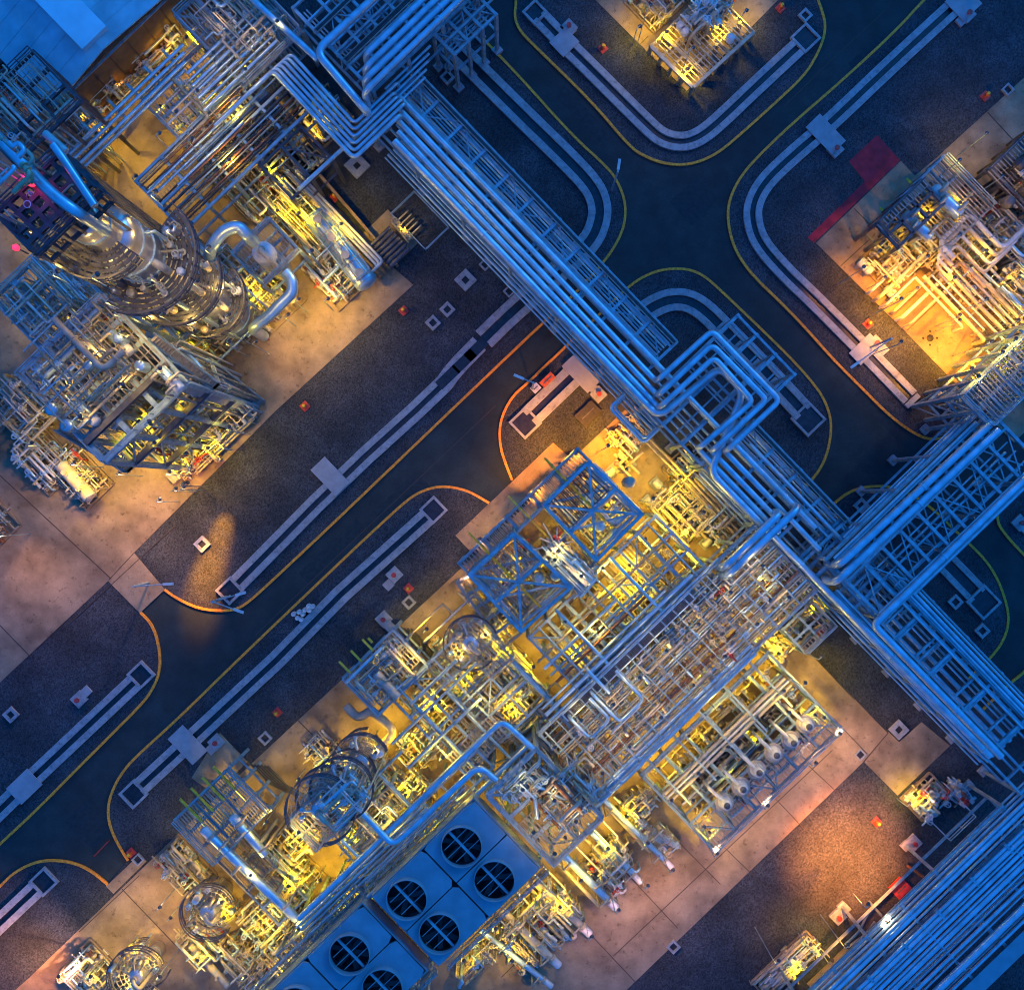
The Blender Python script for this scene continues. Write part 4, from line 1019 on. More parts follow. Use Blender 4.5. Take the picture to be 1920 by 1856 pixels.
# ---- upper left fill: ring platforms, frames under the top platform
rt, pt = frame('tangled dark frame at the left edge under the vapour pipes', quad(-60, 215, 130, 170), 16, 3, 3, (8,), decks=((8, 0, 1, 0, 1), (16, 0, .6, 0, 1)), rails=((16, 'abcd'),), mt='steel_dark')
skid('silver piping on the dark frame at the left edge', gq(quad(-50, 222, 120, 160), 16), 24, 40, 10, 0, zs=(8.8, 9.4, 16.6, 17.2), posts=False, slab=False, boxes=4)
rt, pt = frame('brown grating frame between the top platform and the tall open tower', quad(-10, 560, 150, 150), 13, 3, 3, (7,), decks=((13, 0, 1, 0, 1),), rails=((13, 'abcd'),))
skid('bright piping on the brown grating frame at the left edge', gq(quad(-4, 566, 140, 140), 13), 25, 44, 12, 2, zs=(13.6, 14.2, 14.8, 7.6), posts=False, slab=False, boxes=5)
rt, pt = frame('low grating frame under the ring platforms of the tall column', quad(200, 540, 170, 180), 9, 3, 3, (4.5,), decks=((9, 0, .66, 0, 1),), rails=((9, 'abcd'),))
skid('golden lit piping around the foot of the tall column', quad(290, 560, 190, 170), 26, 64, 16, 3, zs=(.8, 1.6, 2.8, 4, 9.6), rmax=.25, slab=False)
skid('silver lit piping below the square tank platform', quad(420, 560, 110, 110), 27, 30, 10, 2, zs=(.7, 1.5, 2.4, 3.4))
rt, pt = frame('slim lattice bridge along the foot of the tall open tower', quad(330, 640, 190, 14), 5, 6, 1, (2.5,), decks=((5, 0, 1, 0, 1),), rails=((5, 'ac'),), sz=.2, colsz=.2)
rt, pt = frame('orange lit walkway along the lower hall wall', quad(20, 130, 150, 24), 3.2, 5, 1, (), decks=((3.2, 0, 1, 0, 1),), rails=((3.2, 'ac'),), sz=.2, colsz=.2, mt='rust')
skid('dark blue red piping left of the hall corner', quad(-60, 130, 130, 110), 28, 36, 10, 1, zs=(3, 4, 6, 7), mats=('steel', 'rust', 'cladding', 'cable'), slab=False)
# beacon
def beacon(x, y, h, label, pw):
    c = W(x, y, h); root = thing('warning_beacon', label, 'beacon', c)
    MB().bar(c - ZW * 2, c, .1).build('post', 'steel_dark', root)
    MB().lathe(c, c + ZW * .7, [(0, .22), (.5, .3), (.9, .18), (1, 0)], 14).build('lens', 'lens_red', root)
    L = bpy.data.lights.new('beacon_light', 'POINT'); L.energy = pw; L.color = (1, .02, .25); L.shadow_soft_size = .3
    lo = bpy.data.objects.new('beacon_light', L); COL.objects.link(lo); lo.parent = root; lo.location = (0, 0, 1.0)
beacon(33, 466, 30, 'round red warning beacon below the black top platform', 25)
beacon(62, 345, 47.4, 'magenta warning beacon under the thick vapour pipe', 40)

skid('golden lit pipes on the middle deck of the tall open tower', gq(quad(190, 765, 110, 195), 18.5), 210, 44, 12, 0, zs=(19.2, 19.8, 20.6), posts=False, slab=False, boxes=4, mats=('cream', 'brass', 'white', 'cladding'))
skid('golden lit pipes on the low deck of the tall open tower', gq(quad(230, 785, 120, 195), 9.5), 211, 44, 12, 0, zs=(10.2, 10.8, 11.6), posts=False, slab=False, boxes=4, mats=('cream', 'brass', 'white', 'cladding'))
skid('cream pipes and pumps on the pad southwest of the tall open tower', quad(20, 850, 110, 80), 212, 34, 12, 3, zs=(.6, 1.2, 2.0))
skid('yellow lit pipes along the southeast foot of the tall open tower', quad(330, 880, 34, 150), 213, 30, 10, 2, zs=(.6, 1.2, 2.0, 3), slab=False)

skid('orange and yellow lit piping on the ground along the hall wall', quad(150, 215, 60, 240), 214, 30, 10, 1, zs=(.6, 1.2, 2.0, 3), slab=False, lmin=.08, lmax=.4)
# ================================================================== central process unit
# ---- two X braced tall bays and their side decks
XB = []
for k, (Q, lab) in enumerate((([(1021, 947), (1118, 1051), (1204, 964), (1104, 867)], 'upper of two tall blue bays with X bracing on top'),
                              ([(880, 1078), (977, 1184), (1071, 1101), (964, 1001)], 'lower of two tall blue bays with X bracing on top'))):
    rt, pt = frame(lab, Q, 17, 2, 1, (6, 11.5), decks=((6, .0, 1, .0, .5), (11.5, 0, .5, 0, 1)), side=True, sz=.32, colsz=.36, mid=False, rails=((11.5, 'abcd'),), dmat='steel_dark' if k == 0 else 'grating',
                   plan=((17, 0, 0, 1, .5), (17, 1, .5, 2, 1), (17, 2, 0, 1, .5), (17, 1, .5, 0, 1), (11.5, 0, 0, 1, 1), (11.5, 1, 0, 2, 1)), bz=.75)
rt, pt = frame('long low deck along the northwest face of the X braced bays', [(861, 1056), (884, 1080), (1106, 866), (1083, 842)], 11, 1, 5, (5.5,), decks=((11, 0, 1, 0, 1), (5.5, 0, 1, 0, 1)), rails=((11, 'abcd'),), sz=.3)
rt, pt = frame('narrow dark bridge between the X braced bays', [(966, 1000), (1076, 1098), (1116, 1052), (1020, 948)], 11.5, 2, 1, (6,), sz=.3, rails=((11.5, 'ac'),), decks=((11.5, .45, 1, 0, 1),))
rt, pt = frame('louvred stair panel on the southwest side of the lower X braced bay', [(857, 1092), (946, 1212), (978, 1186), (884, 1080)], 6, 5, 1, (3,), decks=((6, 0, 1, 0, 1), (3, 0, 1, 0, 1)), rails=((6, 'ac'),), sz=.24, colsz=.24, dmat='brass', gs=.7)
for k in range(4):
    p = ((1021, 859), (953, 930), (878, 998), (690, 1196))[k]
    L = (165, 240, 200, 12)[k]
    tag(MB().bar(W(*p, 12), W(*go(p, L, 0), 12), .22, .3).build('monorail_beam', 'hazard' if k == 1 else 'mark_yellow'), f'{ORD[k]} yellow monorail beam from the top, jutting northwest over the driveway side', 'monorail beam')
root = thing('pale_fan', 'pale star of braces and a vent pot between the X braced bays', 'vent', W(1042, 1022, 12))
c = W(1042, 1022, 13)
for k in range(10):
    w = k * .63 + .2; e = Vector((math.cos(w), math.sin(w), 0)); MB().bar(c, c + e * (2.6 if k % 2 else 1.8) - ZW * .5, .14).build('arm', 'white', root)
MB().lathe(c - ZW * 1, c + ZW * .5, [(0, .3), (.6, .4), (1, .15), (1, 0)], 12).build('pot', 'white', root)
skid('bright silver piping on the dark deck between the X braced bays', gq([(1010, 1040), (1090, 1120), (1125, 1080), (1040, 1000)], 12), 30, 40, 10, 0, zs=(12.4, 13, 13.6), posts=False, slab=False, boxes=6, mats=('cladding', 'steel', 'white', 'cladding'))
for k, (x, y, mm) in enumerate(((1120, 985, 'cladding'), (1150, 1000, 'cladding'), (1010, 1080, 'cladding'), (1040, 1075, 'cladding'), (1175, 905, 'cream'))):
    c = W(x, y, 6.4); o = lathe_vessel(MB(), c, c + ZW * 3.4, .62, 18).build('upright_pot', mm); auto(o, 'upright pot vessel inside the X braced bays', 'vessel', (x, y), 'pots in the braced bays')
skid('bright yellow lit piping inside the upper X braced bay', gq(quad(1030, 940, 130, 110), 3), 31, 44, 12, 2, zs=(.8, 1.6, 2.6, 6.6, 7.2), rmax=.25)
skid('bright yellow lit piping inside the lower X braced bay', gq(quad(890, 1075, 130, 110), 3), 32, 44, 12, 2, zs=(.8, 1.6, 2.6, 6.6, 7.2), rmax=.25)
for k in range(4):
    a = go((866, 1112), k * 0 , 0); a = go((860 + k * 9, 1110 - k * 8), 0, 0)
    pipe([(*a, 2.6), (*go(a, 118, 0), 2.6)], .22, f'{ORD[k]} pale pipe from the road side beneath the louvred stair panel', 'pale pipes under the stair panel', m='cream')
# ---- pumps right of the X bays
skid('cream piping with dark floor northeast of the X braced bays, road end', quad(1130, 822, 60, 75), 33, 30, 12, 2, zs=(.7, 1.2, 1.8, 2.4))
skid('cream and purple lit piping rows northeast of the X braced bays', quad(1205, 945, 115, 100), 34, 50, 16, 3, zs=(.7, 1.2, 1.8, 2.6))
skid('cream piping rows under the edge of the main rack', quad(1240, 880, 190, 70), 35, 46, 14, 3, zs=(.7, 1.3, 2, 3))
for k, (x, y) in enumerate(((1172, 862), (1150, 880), (1238, 915), (1262, 935), (1222, 948), (1280, 960), (1300, 985), (1330, 1010))):
    auto(pumpset(x, y, 'v' if k % 2 else 'u', None, 1.15), 'white motor pump', 'pump', (x, y), 'pumps of the central unit')
for k in range(2):
    a = go((1218, 822), 0, -k * 9)
    pipe([(*a, 3.2), (*go(a, 270, 0), 3.2)], .16, f'{("outer", "inner")[k]} thin brown pipe running beside the southwest foot of the main rack', 'thin pipes beside the main rack', m='brass')
# ---- main yellow floor deck with lattice
rt, pt = frame('wide steel lattice over the bright yellow floor south of the X braced bays', quad(992, 1196, 175, 330), 8.5, 4, 7, (4.5,), sz=.26, decks=((4.5, .0, .5, .55, .8), (8.5, .5, 1, 0, .25), (4.5, .25, .75, .0, .2)), plan=((8.5, 0, 0, 1, 1), (8.5, 2, 2, 3, 3), (8.5, 1, 4, 2, 5), (8.5, 0, 6, 1, 5)), mid=False, rails=((8.5, 'a'),))
skid('yellow lit piping over the bright floor below the wide lattice', quad(1000, 1190, 170, 320), 36, 44, 12, 3, zs=(.7, 1.4, 2.2, 3.4, 5), rmax=.24, slab=False, lmin=.12, lmax=.5)
for k, (x, y, lu, lv) in enumerate(((1140, 1060, 46, 60), (1195, 1010, 40, 40), (1060, 1140, 34, 50), (1110, 1100, 30, 40))):
    floor_slab('', quad(x, y, lu, lv), .9 + .02 * k)
for k in range(9):
    a = go((1000, 1225), 18 + k * 17, -6)
    L = (330, 190, 330, 240, 330, 160, 300, 330, 330)[k]
    pipe([(*a, 9.0), (*go(a, 0, L), 9.0)], (.12, .2, .12, .16, .1, .2, .14, .12, .24)[k], f'{ORD[k]} line from the X braced bays running up-slope over the wide lattice', 'lines over the wide lattice', m=('brass', 'cladding', 'steel', 'rust')[k % 4], n=8)
for k in range(7):
    a = go((992, 1196), -4, 26 + k * 47)
    pipe([(*a, 9.5), (*go(a, 182, 0), 9.5)], (.12, .2, .1)[k % 3], f'{ORD[k]} line from the low end running down-slope over the wide lattice', 'cross lines over the wide lattice', m=('steel', 'cladding', 'brass')[k % 3], n=8)
# ---- long grated pipe bridge (down the middle of the unit)
rt, pt = frame('long grated pipe bridge climbing from the central frame to the rack junction', quad(1010, 1374, 165, 560), 9, 4, 11, (5,), decks=((9, .26, 1, 0, 1), (5, .05, .95, 0, 1)), sz=.28, mid=False, rails=((9, 'bd'),), gs=.55)
g = random.Random(21)
for k in range(30):
    a = .02 + .96 * k / 29; b0 = 0 if g.random() < .6 else g.uniform(0, .4); b1 = 1 if g.random() < .6 else g.uniform(.6, 1)
    MB().tube([pt(a, b0, 9.35 if k % 4 else 8.5), pt(a, b1, 9.35 if k % 4 else 8.5)], g.choice((.06, .08, .11, .15)), 7).build('pipe', g.choice(('cladding', 'steel', 'brass', 'cream', 'steel', 'rust')), rt)
skid('valves and short bends on top of the grated pipe bridge', gq(quad(1030, 1380, 130, 520), 9), 37, 60, 20, 0, zs=(9.6, 9.9, 10.3), posts=False, slab=False, boxes=10, lmin=.03, lmax=.18)
root = thing('cable_tray', 'wide pale blue ladder tray along the northwest edge of the grated pipe bridge', 'cable tray', W(1170, 1225, 9.8))
m = MB(); A = lambda u, v, z: W(*go((1054, 1340), u, v), 9.8) + ZW * z
for u in (0, 16): m.bar(A(u, 0, 0), A(u, 330, 0), .1, .22)
for k in range(56): m.bar(A(0, k * 6, -.05), A(16, k * 6, -.05), .16, .07)
m.build('ladder', 'cladding', root)
m = MB()
for k in range(5): m.bar(A(2.5 + k * 2.7, 2, .04), A(2.5 + k * 2.7, 328, .04), .1, .1)
m.build('cable', 'cable', root)
for k in range(3):
    a = go((1030, 1352), -k * 13, k * 3)
    pipe([(*a, 9.6), (*go(a, 0, 440 - 60 * k), 9.6)], (.16, .24, .13)[k], f'{ORD[k]} blue pipe from the grated bridge along its northwest edge', 'blue pipes along the grated bridge', n=8)
for k in range(3):
    a = go((1105, 1500), k * 9, -k * 2)
    pipe([(*a, 9.2), (*go(a, 0, 420), 9.2)], (.3, .2, .22)[k], f'{ORD[k]} blue pipe from the grated bridge along its southeast edge', 'blue pipes along the grated bridge', n=8)
# branch pipes rising onto the main rack
for k, ((x, y), L) in enumerate((((1464, 961), 150), ((1499, 950), 190))):
    a = (x, y); e = go(a, 0, -L)
    pipe([(*vert((x, y, 11.5), 9)[:2], 9), (x, y, 11.5), (*e, 11.5), vert((*e, 11.5), 8)], .42, ('left' if k == 0 else 'right') + ' of two pipes crossing above the main rack to pink lit ends', 'branch pipes over the main rack', n=12)
# U shaped pipes over the bridge
for k, (x, y, lu, lv) in enumerate(((1110, 1300, 75, 62), (1068, 1345, 55, 52), (1100, 1255, 62, 0))):
    a = (x, y); b = go(a, lu); c = go(b, 0, lv); d = go(c, -lu)
    P = [(*a, 11), (*b, 11)] + ([(*c, 11), (*d, 11)] if lv else [])
    pipe([(*vert(P[0], 9.2)[:2], 9.2)] + P, .2, f'{("large", "middle", "straight")[k]} pale blue pipe hoop above the grated bridge', 'pipe hoops above the grated bridge', n=8, m='cladding')
# ---- southeast frame: round motors and dark fan boxes
rt, pt = frame('yellow lit frame with a row of round white motors, southeast side of the unit', quad(1202, 1452, 196, 330), 6.5, 3, 6, (3.2,), decks=((6.5, .72, 1, 0, 1),), sz=.24, rails=((6.5, 'abcd'),), mid=False, plan=((6.5, 2, 0, 3, 1), (6.5, 2, 5, 3, 6), (6.5, 2, 2, 3, 3), (6.5, 3, 3, 2, 4)))
for i, (x, y) in enumerate(((1510, 1357), (1482, 1387), (1450, 1410), (1418, 1442), (1388, 1473), (1358, 1503))):
    c = W(x, y, 6.8); root = thing('agitator_motor', None, 'motor', c)
    mb = MB().lathe(c, c + ZW * 1.5, [(0, .75), (.2, .75), (.22, .6), (.8, .6), (1, .38), (1, 0)], 22); mb.build('motor', 'white', root)
    MB().lathe(c + ZW * 1.5, c + ZW * 1.6, [(0, .36), (1, .34), (1, 0)], 18).build('fan_cover', 'steel_dark', root)
    MB().ring(c, .75, 1.05, 0, .12, 24).build('base_ring', 'cream', root)
    t = W(*go((x, y), -42, -2), 6.8); MB().tube([c + ZW * .7 - UW * .5, t + ZW * .7, t - ZW * 2], .2, 10).build('pipe', 'white', root)
    auto(root, 'round white motor with a pale arm pipe', 'motor', (x, y), 'row of round motors')
    if i < 5:
        bx, by = go((x, y), -62, -34); c = W(bx, by, 3.4); r2 = thing('fan_box', None, 'fan box', c)
        m = MB(); s = 2.5; m.box(c - UW * s / 2, .16, s, 1.2).box(c + UW * s / 2, .16, s, 1.2).box(c - VW * s / 2, s - .2, .16, 1.19).box(c + VW * s / 2, s - .2, .16, 1.19); m.build('casing', 'steel', r2)
        MB().box(c + ZW * .1, s - .25, s - .25, .08).build('screen', 'fan_black', r2)
        m = MB()
        for w in range(4):
            e = (UW * math.cos(w * math.pi / 4) + VW * math.sin(w * math.pi / 4)); m.bar(c + ZW * .6 - e * 1.05, c + ZW * .6 + e * 1.05, .22, .04)
        m.build('fan_blade', 'steel_dark', r2)
        auto(r2, 'dark square fan box in the yellow frame', 'fan box', (bx, by), 'row of dark fan boxes')
skid('yellow lit piping below the row of dark fan boxes', quad(1215, 1440, 90, 310), 38, 60, 20, 2, zs=(.8, 1.6, 2.4, 3.2, 4), rmax=.22, lmin=.1, lmax=.5)
skid('yellow lit piping below the row of round white motors', quad(1285, 1515, 60, 310), 39, 46, 16, 2, zs=(.8, 1.6, 2.4, 3.2), rmax=.2, lmin=.1, lmax=.5, slab=False)
for k in range(3):
    a = go((1195, 1445), 66 + k * 9, 2)
    pipe([(*a, 7.2), (*go(a, 0, 318), 7.2)], (.22, .14, .18)[k], f'{ORD[k]} pale header pipe from the fan boxes above the yellow frame', 'pale headers of the yellow frame', m=('cream', 'white', 'cream')[k], n=8)
for k in range(5):
    a = go((1196, 1448), -6, 30 + k * 66)
    tag(MB().bar(W(*a, 7.8), W(*go(a, 118, 0), 7.8), .22, .26).build('pipe_support_beam', 'steel'), f'{ORD[k]} blue beam from the low end crossing the yellow frame', 'beam', 'blue beams crossing the yellow frame')
# NE end of unit
rt, pt = frame('small stair landing with curved cable bundle at the northeast end of the unit', quad(1468, 1180, 60, 75), 6, 2, 2, (3,), decks=((6, 0, 1, .75, 1), (6, .8, 1, 0, 1)), rails=((6, 'bc'),), sz=.24)
for k in range(5):
    p = [(1455 + k * 11, 1170 + k * 10), (1470 + k * 12, 1140 + k * 11), (1495 + k * 11, 1128 + k * 11)]
    pipe([(*p[0], 3), (*p[1], 4.5), (*p[2], 6)], .18, f'{ORD[k]} thick dark hose sagging from the stair landing', 'hoses at the stair landing', m='cable' if k % 2 else 'brass', name='hose', cat='hose')
skid('bright piping between the grated bridge and the stair landing', quad(1420, 1130, 90, 80), 40, 36, 12, 2, zs=(.8, 1.6, 2.6, 4))
skid('cream piping on the northeast pad corner below the stair landing', quad(1400, 1200, 70, 70), 41, 24, 10, 2, zs=(.7, 1.4, 2))
# ---- bottom frame with blue outline
rt, pt = frame('square blue edged frame between the fan cooler and the grated bridge', quad(914, 1490, 178, 126), 12, 3, 2, (6,), decks=((12, .45, 1, 0, 1), (6, 0, .5, 0, 1)), rails=((12, 'abcd'),), sz=.42, side=True, mid=False, plan=((12, 0, 0, 1, 1),))
skid('cream and orange lit pipes on the square blue edged frame', gq(quad(990, 1490, 95, 110), 12), 42, 40, 12, 2, zs=(12.6, 13.2, 13.8), posts=False, slab=False, boxes=6, mats=('cream', 'cladding', 'rust', 'brass'), rmax=.24)
skid('blue lit pipes at the upper corner of the square blue edged frame', gq(quad(930, 1480, 60, 105), 12), 43, 24, 6, 0, zs=(12.6, 13.2), posts=False, slab=False, boxes=3, mats=('cladding', 'steel'), rmax=.24)
pipe([(1090, 1480, 13.2), (1060, 1500, 13.2), (1000, 1470, 13.2), (1008, 1535, 13.2)], .22, 'bent blue pipe on top of the square blue edged frame', 'frame top pipes')
for k in range(2):
    a = (1135 + k * 22, 1478 - k * 20); b = go(a, 14); c = go(b, 0, 84 - 26 * k); d = go(c, -14)
    pipe([(*a, 9.6), (*b, 9.6), (*c, 9.6), (*d, 9.6), (*a, 9.6)], .16, ('lower' if k == 0 else 'upper') + ' slim blue pipe loop at the southeast foot of the grated bridge', 'slim pipe loops', n=8)
# ---- blue pipe pair looping along the fan cooler
pipe([(1000, 1404, 12), (942, 1350, 12), (738, 1545, 12), (560, 1722, 12)], .33, 'outer long blue pipe running past the fan cooler to the southwest', 'long blue pipes beside the fan cooler', n=10)
pipe([(932, 1463, 12.5), (898, 1435, 12.5), (762, 1562, 12.5), (736, 1584, 12.5), (664, 1508, 12.5)], .36, 'inner long blue pipe turning sharply back by the fan cooler', 'long blue pipes beside the fan cooler', n=10)
pipe([(988, 1400, 10.5), (930, 1452, 10.5), (726, 1646, 10.5), (540, 1824, 10.5)], .28, 'lower long blue pipe close to the fan cooler', 'long blue pipes beside the fan cooler', n=10)
for k in range(4):
    a = go((555, 1740), k * 8, 4 * k); pipe([(*a, 9.5), (*go(a, 0, 330), 9.5)], (.16, .22, .12, .18)[k], f'{ORD[k]} thin blue line beside the fan cooler, counted from the unit side', 'thin blue lines beside the fan cooler', n=6)
rt, pt = frame('slender trestle carrying the blue pipes beside the fan cooler', quad(556, 1732, 44, 470), 9, 1, 10, (), sz=.24, colsz=.26)
# ---- fan cooler
def cooler(label, A, lu, lv, h, fans):
    root = thing('fan_cooler', label, 'fan cooler', W(*go(A, lu / 2, lv / 2), 0))
    C = [W(*p, h) for p in (A, go(A, lu), go(A, lu, lv), go(A, 0, lv))]
    def dn(p, z): return Vector((p.x, p.y, z))
    # deck of plates with fan openings: plate per fan, built as a square with a round hole
    nV = len(fans) // 2; r = 2.12
    for i, (a, b) in enumerate(fans):
        c = W(*go(A, a, b), h)
        iu = 0 if a < lu / 2 else 1; iv = int(b / lv * nV)
        u0, u1 = (iu * .5, iu * .5 + .5); v0, v1 = iv / nV, (iv + 1) / nV
        def P(s, t): return (C[0] * (1 - s) + C[1] * s) * (1 - t) + (C[3] * (1 - s) + C[2] * s) * t
        g_ = .006
        cs = [P(u0 + g_, v0 + g_), P(u1 - g_, v0 + g_), P(u1 - g_, v1 - g_), P(u0 + g_, v1 - g_)]
        n = 48; vs = []; fs = []
        for k in range(n):
            w = 2 * math.pi * k / n; e = UW * math.cos(w) + VW * math.sin(w)
            inn = c + e * r
            lim = min([((cs[1] - c).dot(UW) if math.cos(w) > 0 else (cs[0] - c).dot(UW)) / math.cos(w) if abs(math.cos(w)) > 1e-3 else 99, ((cs[2] - c).dot(VW) if math.sin(w) > 0 else (cs[0] - c).dot(VW)) / math.sin(w) if abs(math.sin(w)) > 1e-3 else 99])
            out = c + e * lim
            vs += [dn(inn, h), dn(out, h), dn(inn, h - .25), dn(out, h - .25)]
        for k in range(n):
            a_, b_ = 4 * k, 4 * ((k + 1) % n)
            fs += [(a_, a_ + 1, b_ + 1, b_), (a_ + 2, b_ + 2, b_ + 3, a_ + 3), (a_, b_, b_ + 2, a_ + 2), (a_ + 1, a_ + 3, b_ + 3, b_ + 1)]
        # square corners of the plate
        mb = MB().add(vs, fs)
        for q in cs:
            d = q - c; du, dv = d.dot(UW), d.dot(VW)
            k1 = c + UW * du + VW * dv * .985; k2 = c + UW * du * .985 + VW * dv
        pl = mb.build('deck_plate', 'plenum', root)
        MB().lathe(dn(c, h - .3), dn(c, h + .75), [(0, r + .1), (1, r + .02), (1, r - .06), (0, r)], 48).build('fan_shroud', 'plenum', pl)
        f = thing('x', '', '', c) if False else None
        mb = MB()
        for k in range(6):
            w = k * math.pi / 3 + i * .3; e = UW * math.cos(w) + VW * math.sin(w); s = e.cross(ZW)
            p0, p1 = dn(c, h - .55) + e * .35, dn(c, h - .55) + e * (r - .12)
            mb.hexa([p0 - s * .2 - ZW * .06, p0 + s * .2 + ZW * .06, p1 + s * .3 + ZW * .05, p1 - s * .3 - ZW * .05], [x + ZW * .03 for x in (p0 - s * .2 - ZW * .06, p0 + s * .2 + ZW * .06, p1 + s * .3 + ZW * .05, p1 - s * .3 - ZW * .05)])
        mb.lathe(dn(c, h - .8), dn(c, h - .35), [(0, .34), (.7, .34), (1, .15), (1, 0)], 16)
        mb.build('fan_rotor', 'fan_black', pl)
        mb = MB().bar(dn(c, h - .1) - UW * (r - .02), dn(c, h - .1) + UW * (r - .02), .26, .2)
        for k in (-.34, .34): mb.bar(dn(c, h - .15) + UW * k * r * 1.2 - VW * r * .8, dn(c, h - .15) + UW * k * r * 1.2 + VW * r * .8, .07, .07)
        mb.bar(dn(c, h - .15) - VW * (r - .02), dn(c, h - .15) + VW * (r - .02), .07, .07)
        mb.build('fan_guard', 'steel', pl)
        MB().lathe(dn(c, h - 1.3), dn(c, h - 1.2), [(0, r), (1, r), (1, 0)], 32).build('plenum_floor', 'fan_black', pl)
    ws = [dn(p, h - 2.6) for p in C]; m = MB()
    for p, q in zip(C, C[1:] + C[:1]):
        i = (dn((C[0] + C[2]) / 2, 0) - dn(p, 0)).normalized() * .1
        m.bar(dn(p, h - 1.5), dn(q, h - 1.5), .15, 2.3)
    m.build('plenum_wall', 'plenum', root)
    m = MB(); m.hexa([dn(p, h - 3.2) for p in C], [dn(p, h - 2.7) for p in C]); m.build('tube_bundle', 'steel_dark', root)
    for s in (0, .5, 1):
        for t in (0, .33, .67, 1):
            p = (C[0] * (1 - s) + C[1] * s) * (1 - t) + (C[3] * (1 - s) + C[2] * s) * t
            MB().bar(dn(p, 0.2), dn(p, h - 3), .36).build('leg', 'steel', root)
    # header boxes and walkways on both long ends
    for (p, q, s) in ((C[1], C[2], 1), (C[0], C[3], -1)):
        m = MB(); o = UW * s
        a, b, c_, d_ = (dn(p, h - 2.4) + o * .2, dn(q, h - 2.4) + o * .2, dn(q, h - 2.4) + o * 1.3, dn(p, h - 2.4) + o * 1.3)
        grate(m, a, b, c_, d_, .3); m.build('walkway', 'grating', root)
        m = MB(); handrail(m, [d_, c_]); m.build('handrail', 'steel', root)
    return root
cooler('four fan blue air cooler bank beside the square blue edged frame', (697, 1683), 180, 265, 13, [(46, 48), (134, 48), (46, 190), (134, 190)])
cooler('air cooler bank cut by the bottom edge, southwest of the four fan bank', (468, 1898), 176, 292, 13, [(50, 74), (138, 74), (50, 214), (138, 214)])
skid('yellow lit strip of piping between the two fan cooler banks', quad(686, 1696, 170, 12), 44, 26, 8, 0, zs=(8, 9, 10.5), posts=False, slab=False, boxes=4, lmin=.1, lmax=.5)
skid('yellow lit strip of piping along the southeast foot of the fan cooler', quad(850, 1800, 30, 250), 45, 40, 14, 0, zs=(1, 2, 3.5, 5), slab=False, lmin=.06, lmax=.3)
skid('yellow lit strip of piping between trestle and fan cooler', quad(640, 1700, 34, 330), 46, 46, 14, 0, zs=(1, 2, 4, 6), slab=False, lmin=.05, lmax=.25)
# ---- rows of silver exchangers on the southeast pad
EX = [((1128, 1494), (1262, 1628)), ((1108, 1560), (1203, 1655)), ((1052, 1598), (1157, 1704)), ((1000, 1650), (1108, 1753)), ((940, 1705), (1050, 1812)), ((900, 1742), (1036, 1850))]
for k, (a, b) in enumerate(EX):
    auto(exchanger(a, b, 2.6 if k % 2 else 3.0, .44 if k in (2, 3, 4) else .32, None, 'cream' if k in (3, 4) else 'cladding'), 'slim silver exchanger over the tan pad', 'heat exchanger', ((a[0] + b[0]) / 2, (a[1] + b[1]) / 2), 'tube heat exchangers')
for k in range(14):
    s = (1136 - k * 16.5, 1478 + k * 16.2) if k < 12 else (930 - (k - 12) * 20, 1700 + (k - 12) * 20)
    L = (70, 120, 60, 130, 90, 140, 80, 128, 60, 120, 136, 84, 110, 70)[k]
    z = 1.6 + .35 * (k % 4); a = go(s, 22, 0); b = go(a, L)
    pipe([(*a, z), (*b, z), (*go(b, 0, (-9, 11)[k % 2]), z), vert((*go(b, 0, (-9, 11)[k % 2]), z), .4)], (.14, .2, .12)[k % 3], f'{ORD[k]} straight pale pipe from the grated bridge in the rows over the tan pad', 'pale pipes in rows over the tan pad', m=('cladding', 'cream', 'white')[k % 3], n=8)
for k, (x, y, lu, lv) in enumerate(((1160, 1535, 80, 40), (1085, 1620, 84, 40), (985, 1715, 80, 40), (930, 1770, 70, 50), (1210, 1560, 50, 36))):
    skid(f'{ORD[k]} knot of pale pipes and valves from the top, on the tan southeast pad', quad(x, y, lu, lv), 50 + k, 22, 12, 2, zs=(.6, 1.0, 1.5, 2), slab=k in (1, 2), boxes=2)
# ---- southwest part: ring platforms, exchangers, grating roof
RC = [(887, 1189, 1.0, 8, 3.0, 'ring railed vessel at the yellow pad edge below the louvred stair panel'), (696, 1394, 1.0, 9, 3.1, 'ring railed vessel by the road side of the unit, cream pipe elbow beside it'),
      (424, 1663, .9, 8, 3.0, 'ring railed vessel on the tan pad near the lower left corner'), (298, 1775, .9, 8, 3.1, 'ring railed vessel at the lowest corner of the tan pad')]
for (x, y, r, h, ro, lab) in RC: ring_column(lab, x, y, r, h, ((h - 1.2, ro, .4, 5.6), (4, ro - .3, 1.5, 6.0)), m='stainless')
rt, pt = frame('square railed top around the dark blue column head', quad(545, 1535, 75, 90), 13, 2, 2, (7,), decks=((13, 0, 1, 0, 1),), rails=((13, 'abcd'),), sz=.3)
ring_column('dark blue column head with ring platforms at the middle of the southwest unit', 645, 1446, 1.0, 15.5, ((14.2, 3.6, -1.5, 3.6), (10, 3.4, 0, 6.283)), m='cladding')
ring_column('column with cluttered silver top next to the dark blue column head', 675, 1419, 1.0, 14, ((12.6, 3.3, 0, 6.283), (8, 3.0, 0, 5)), m='cladding')
skid('silver valves on the column tops of the southwest unit', gq(quad(590, 1500, 70, 90), 14), 60, 36, 12, 0, zs=(14.6, 15.2), posts=False, slab=False, boxes=4, mats=('cladding', 'white', 'cream'))
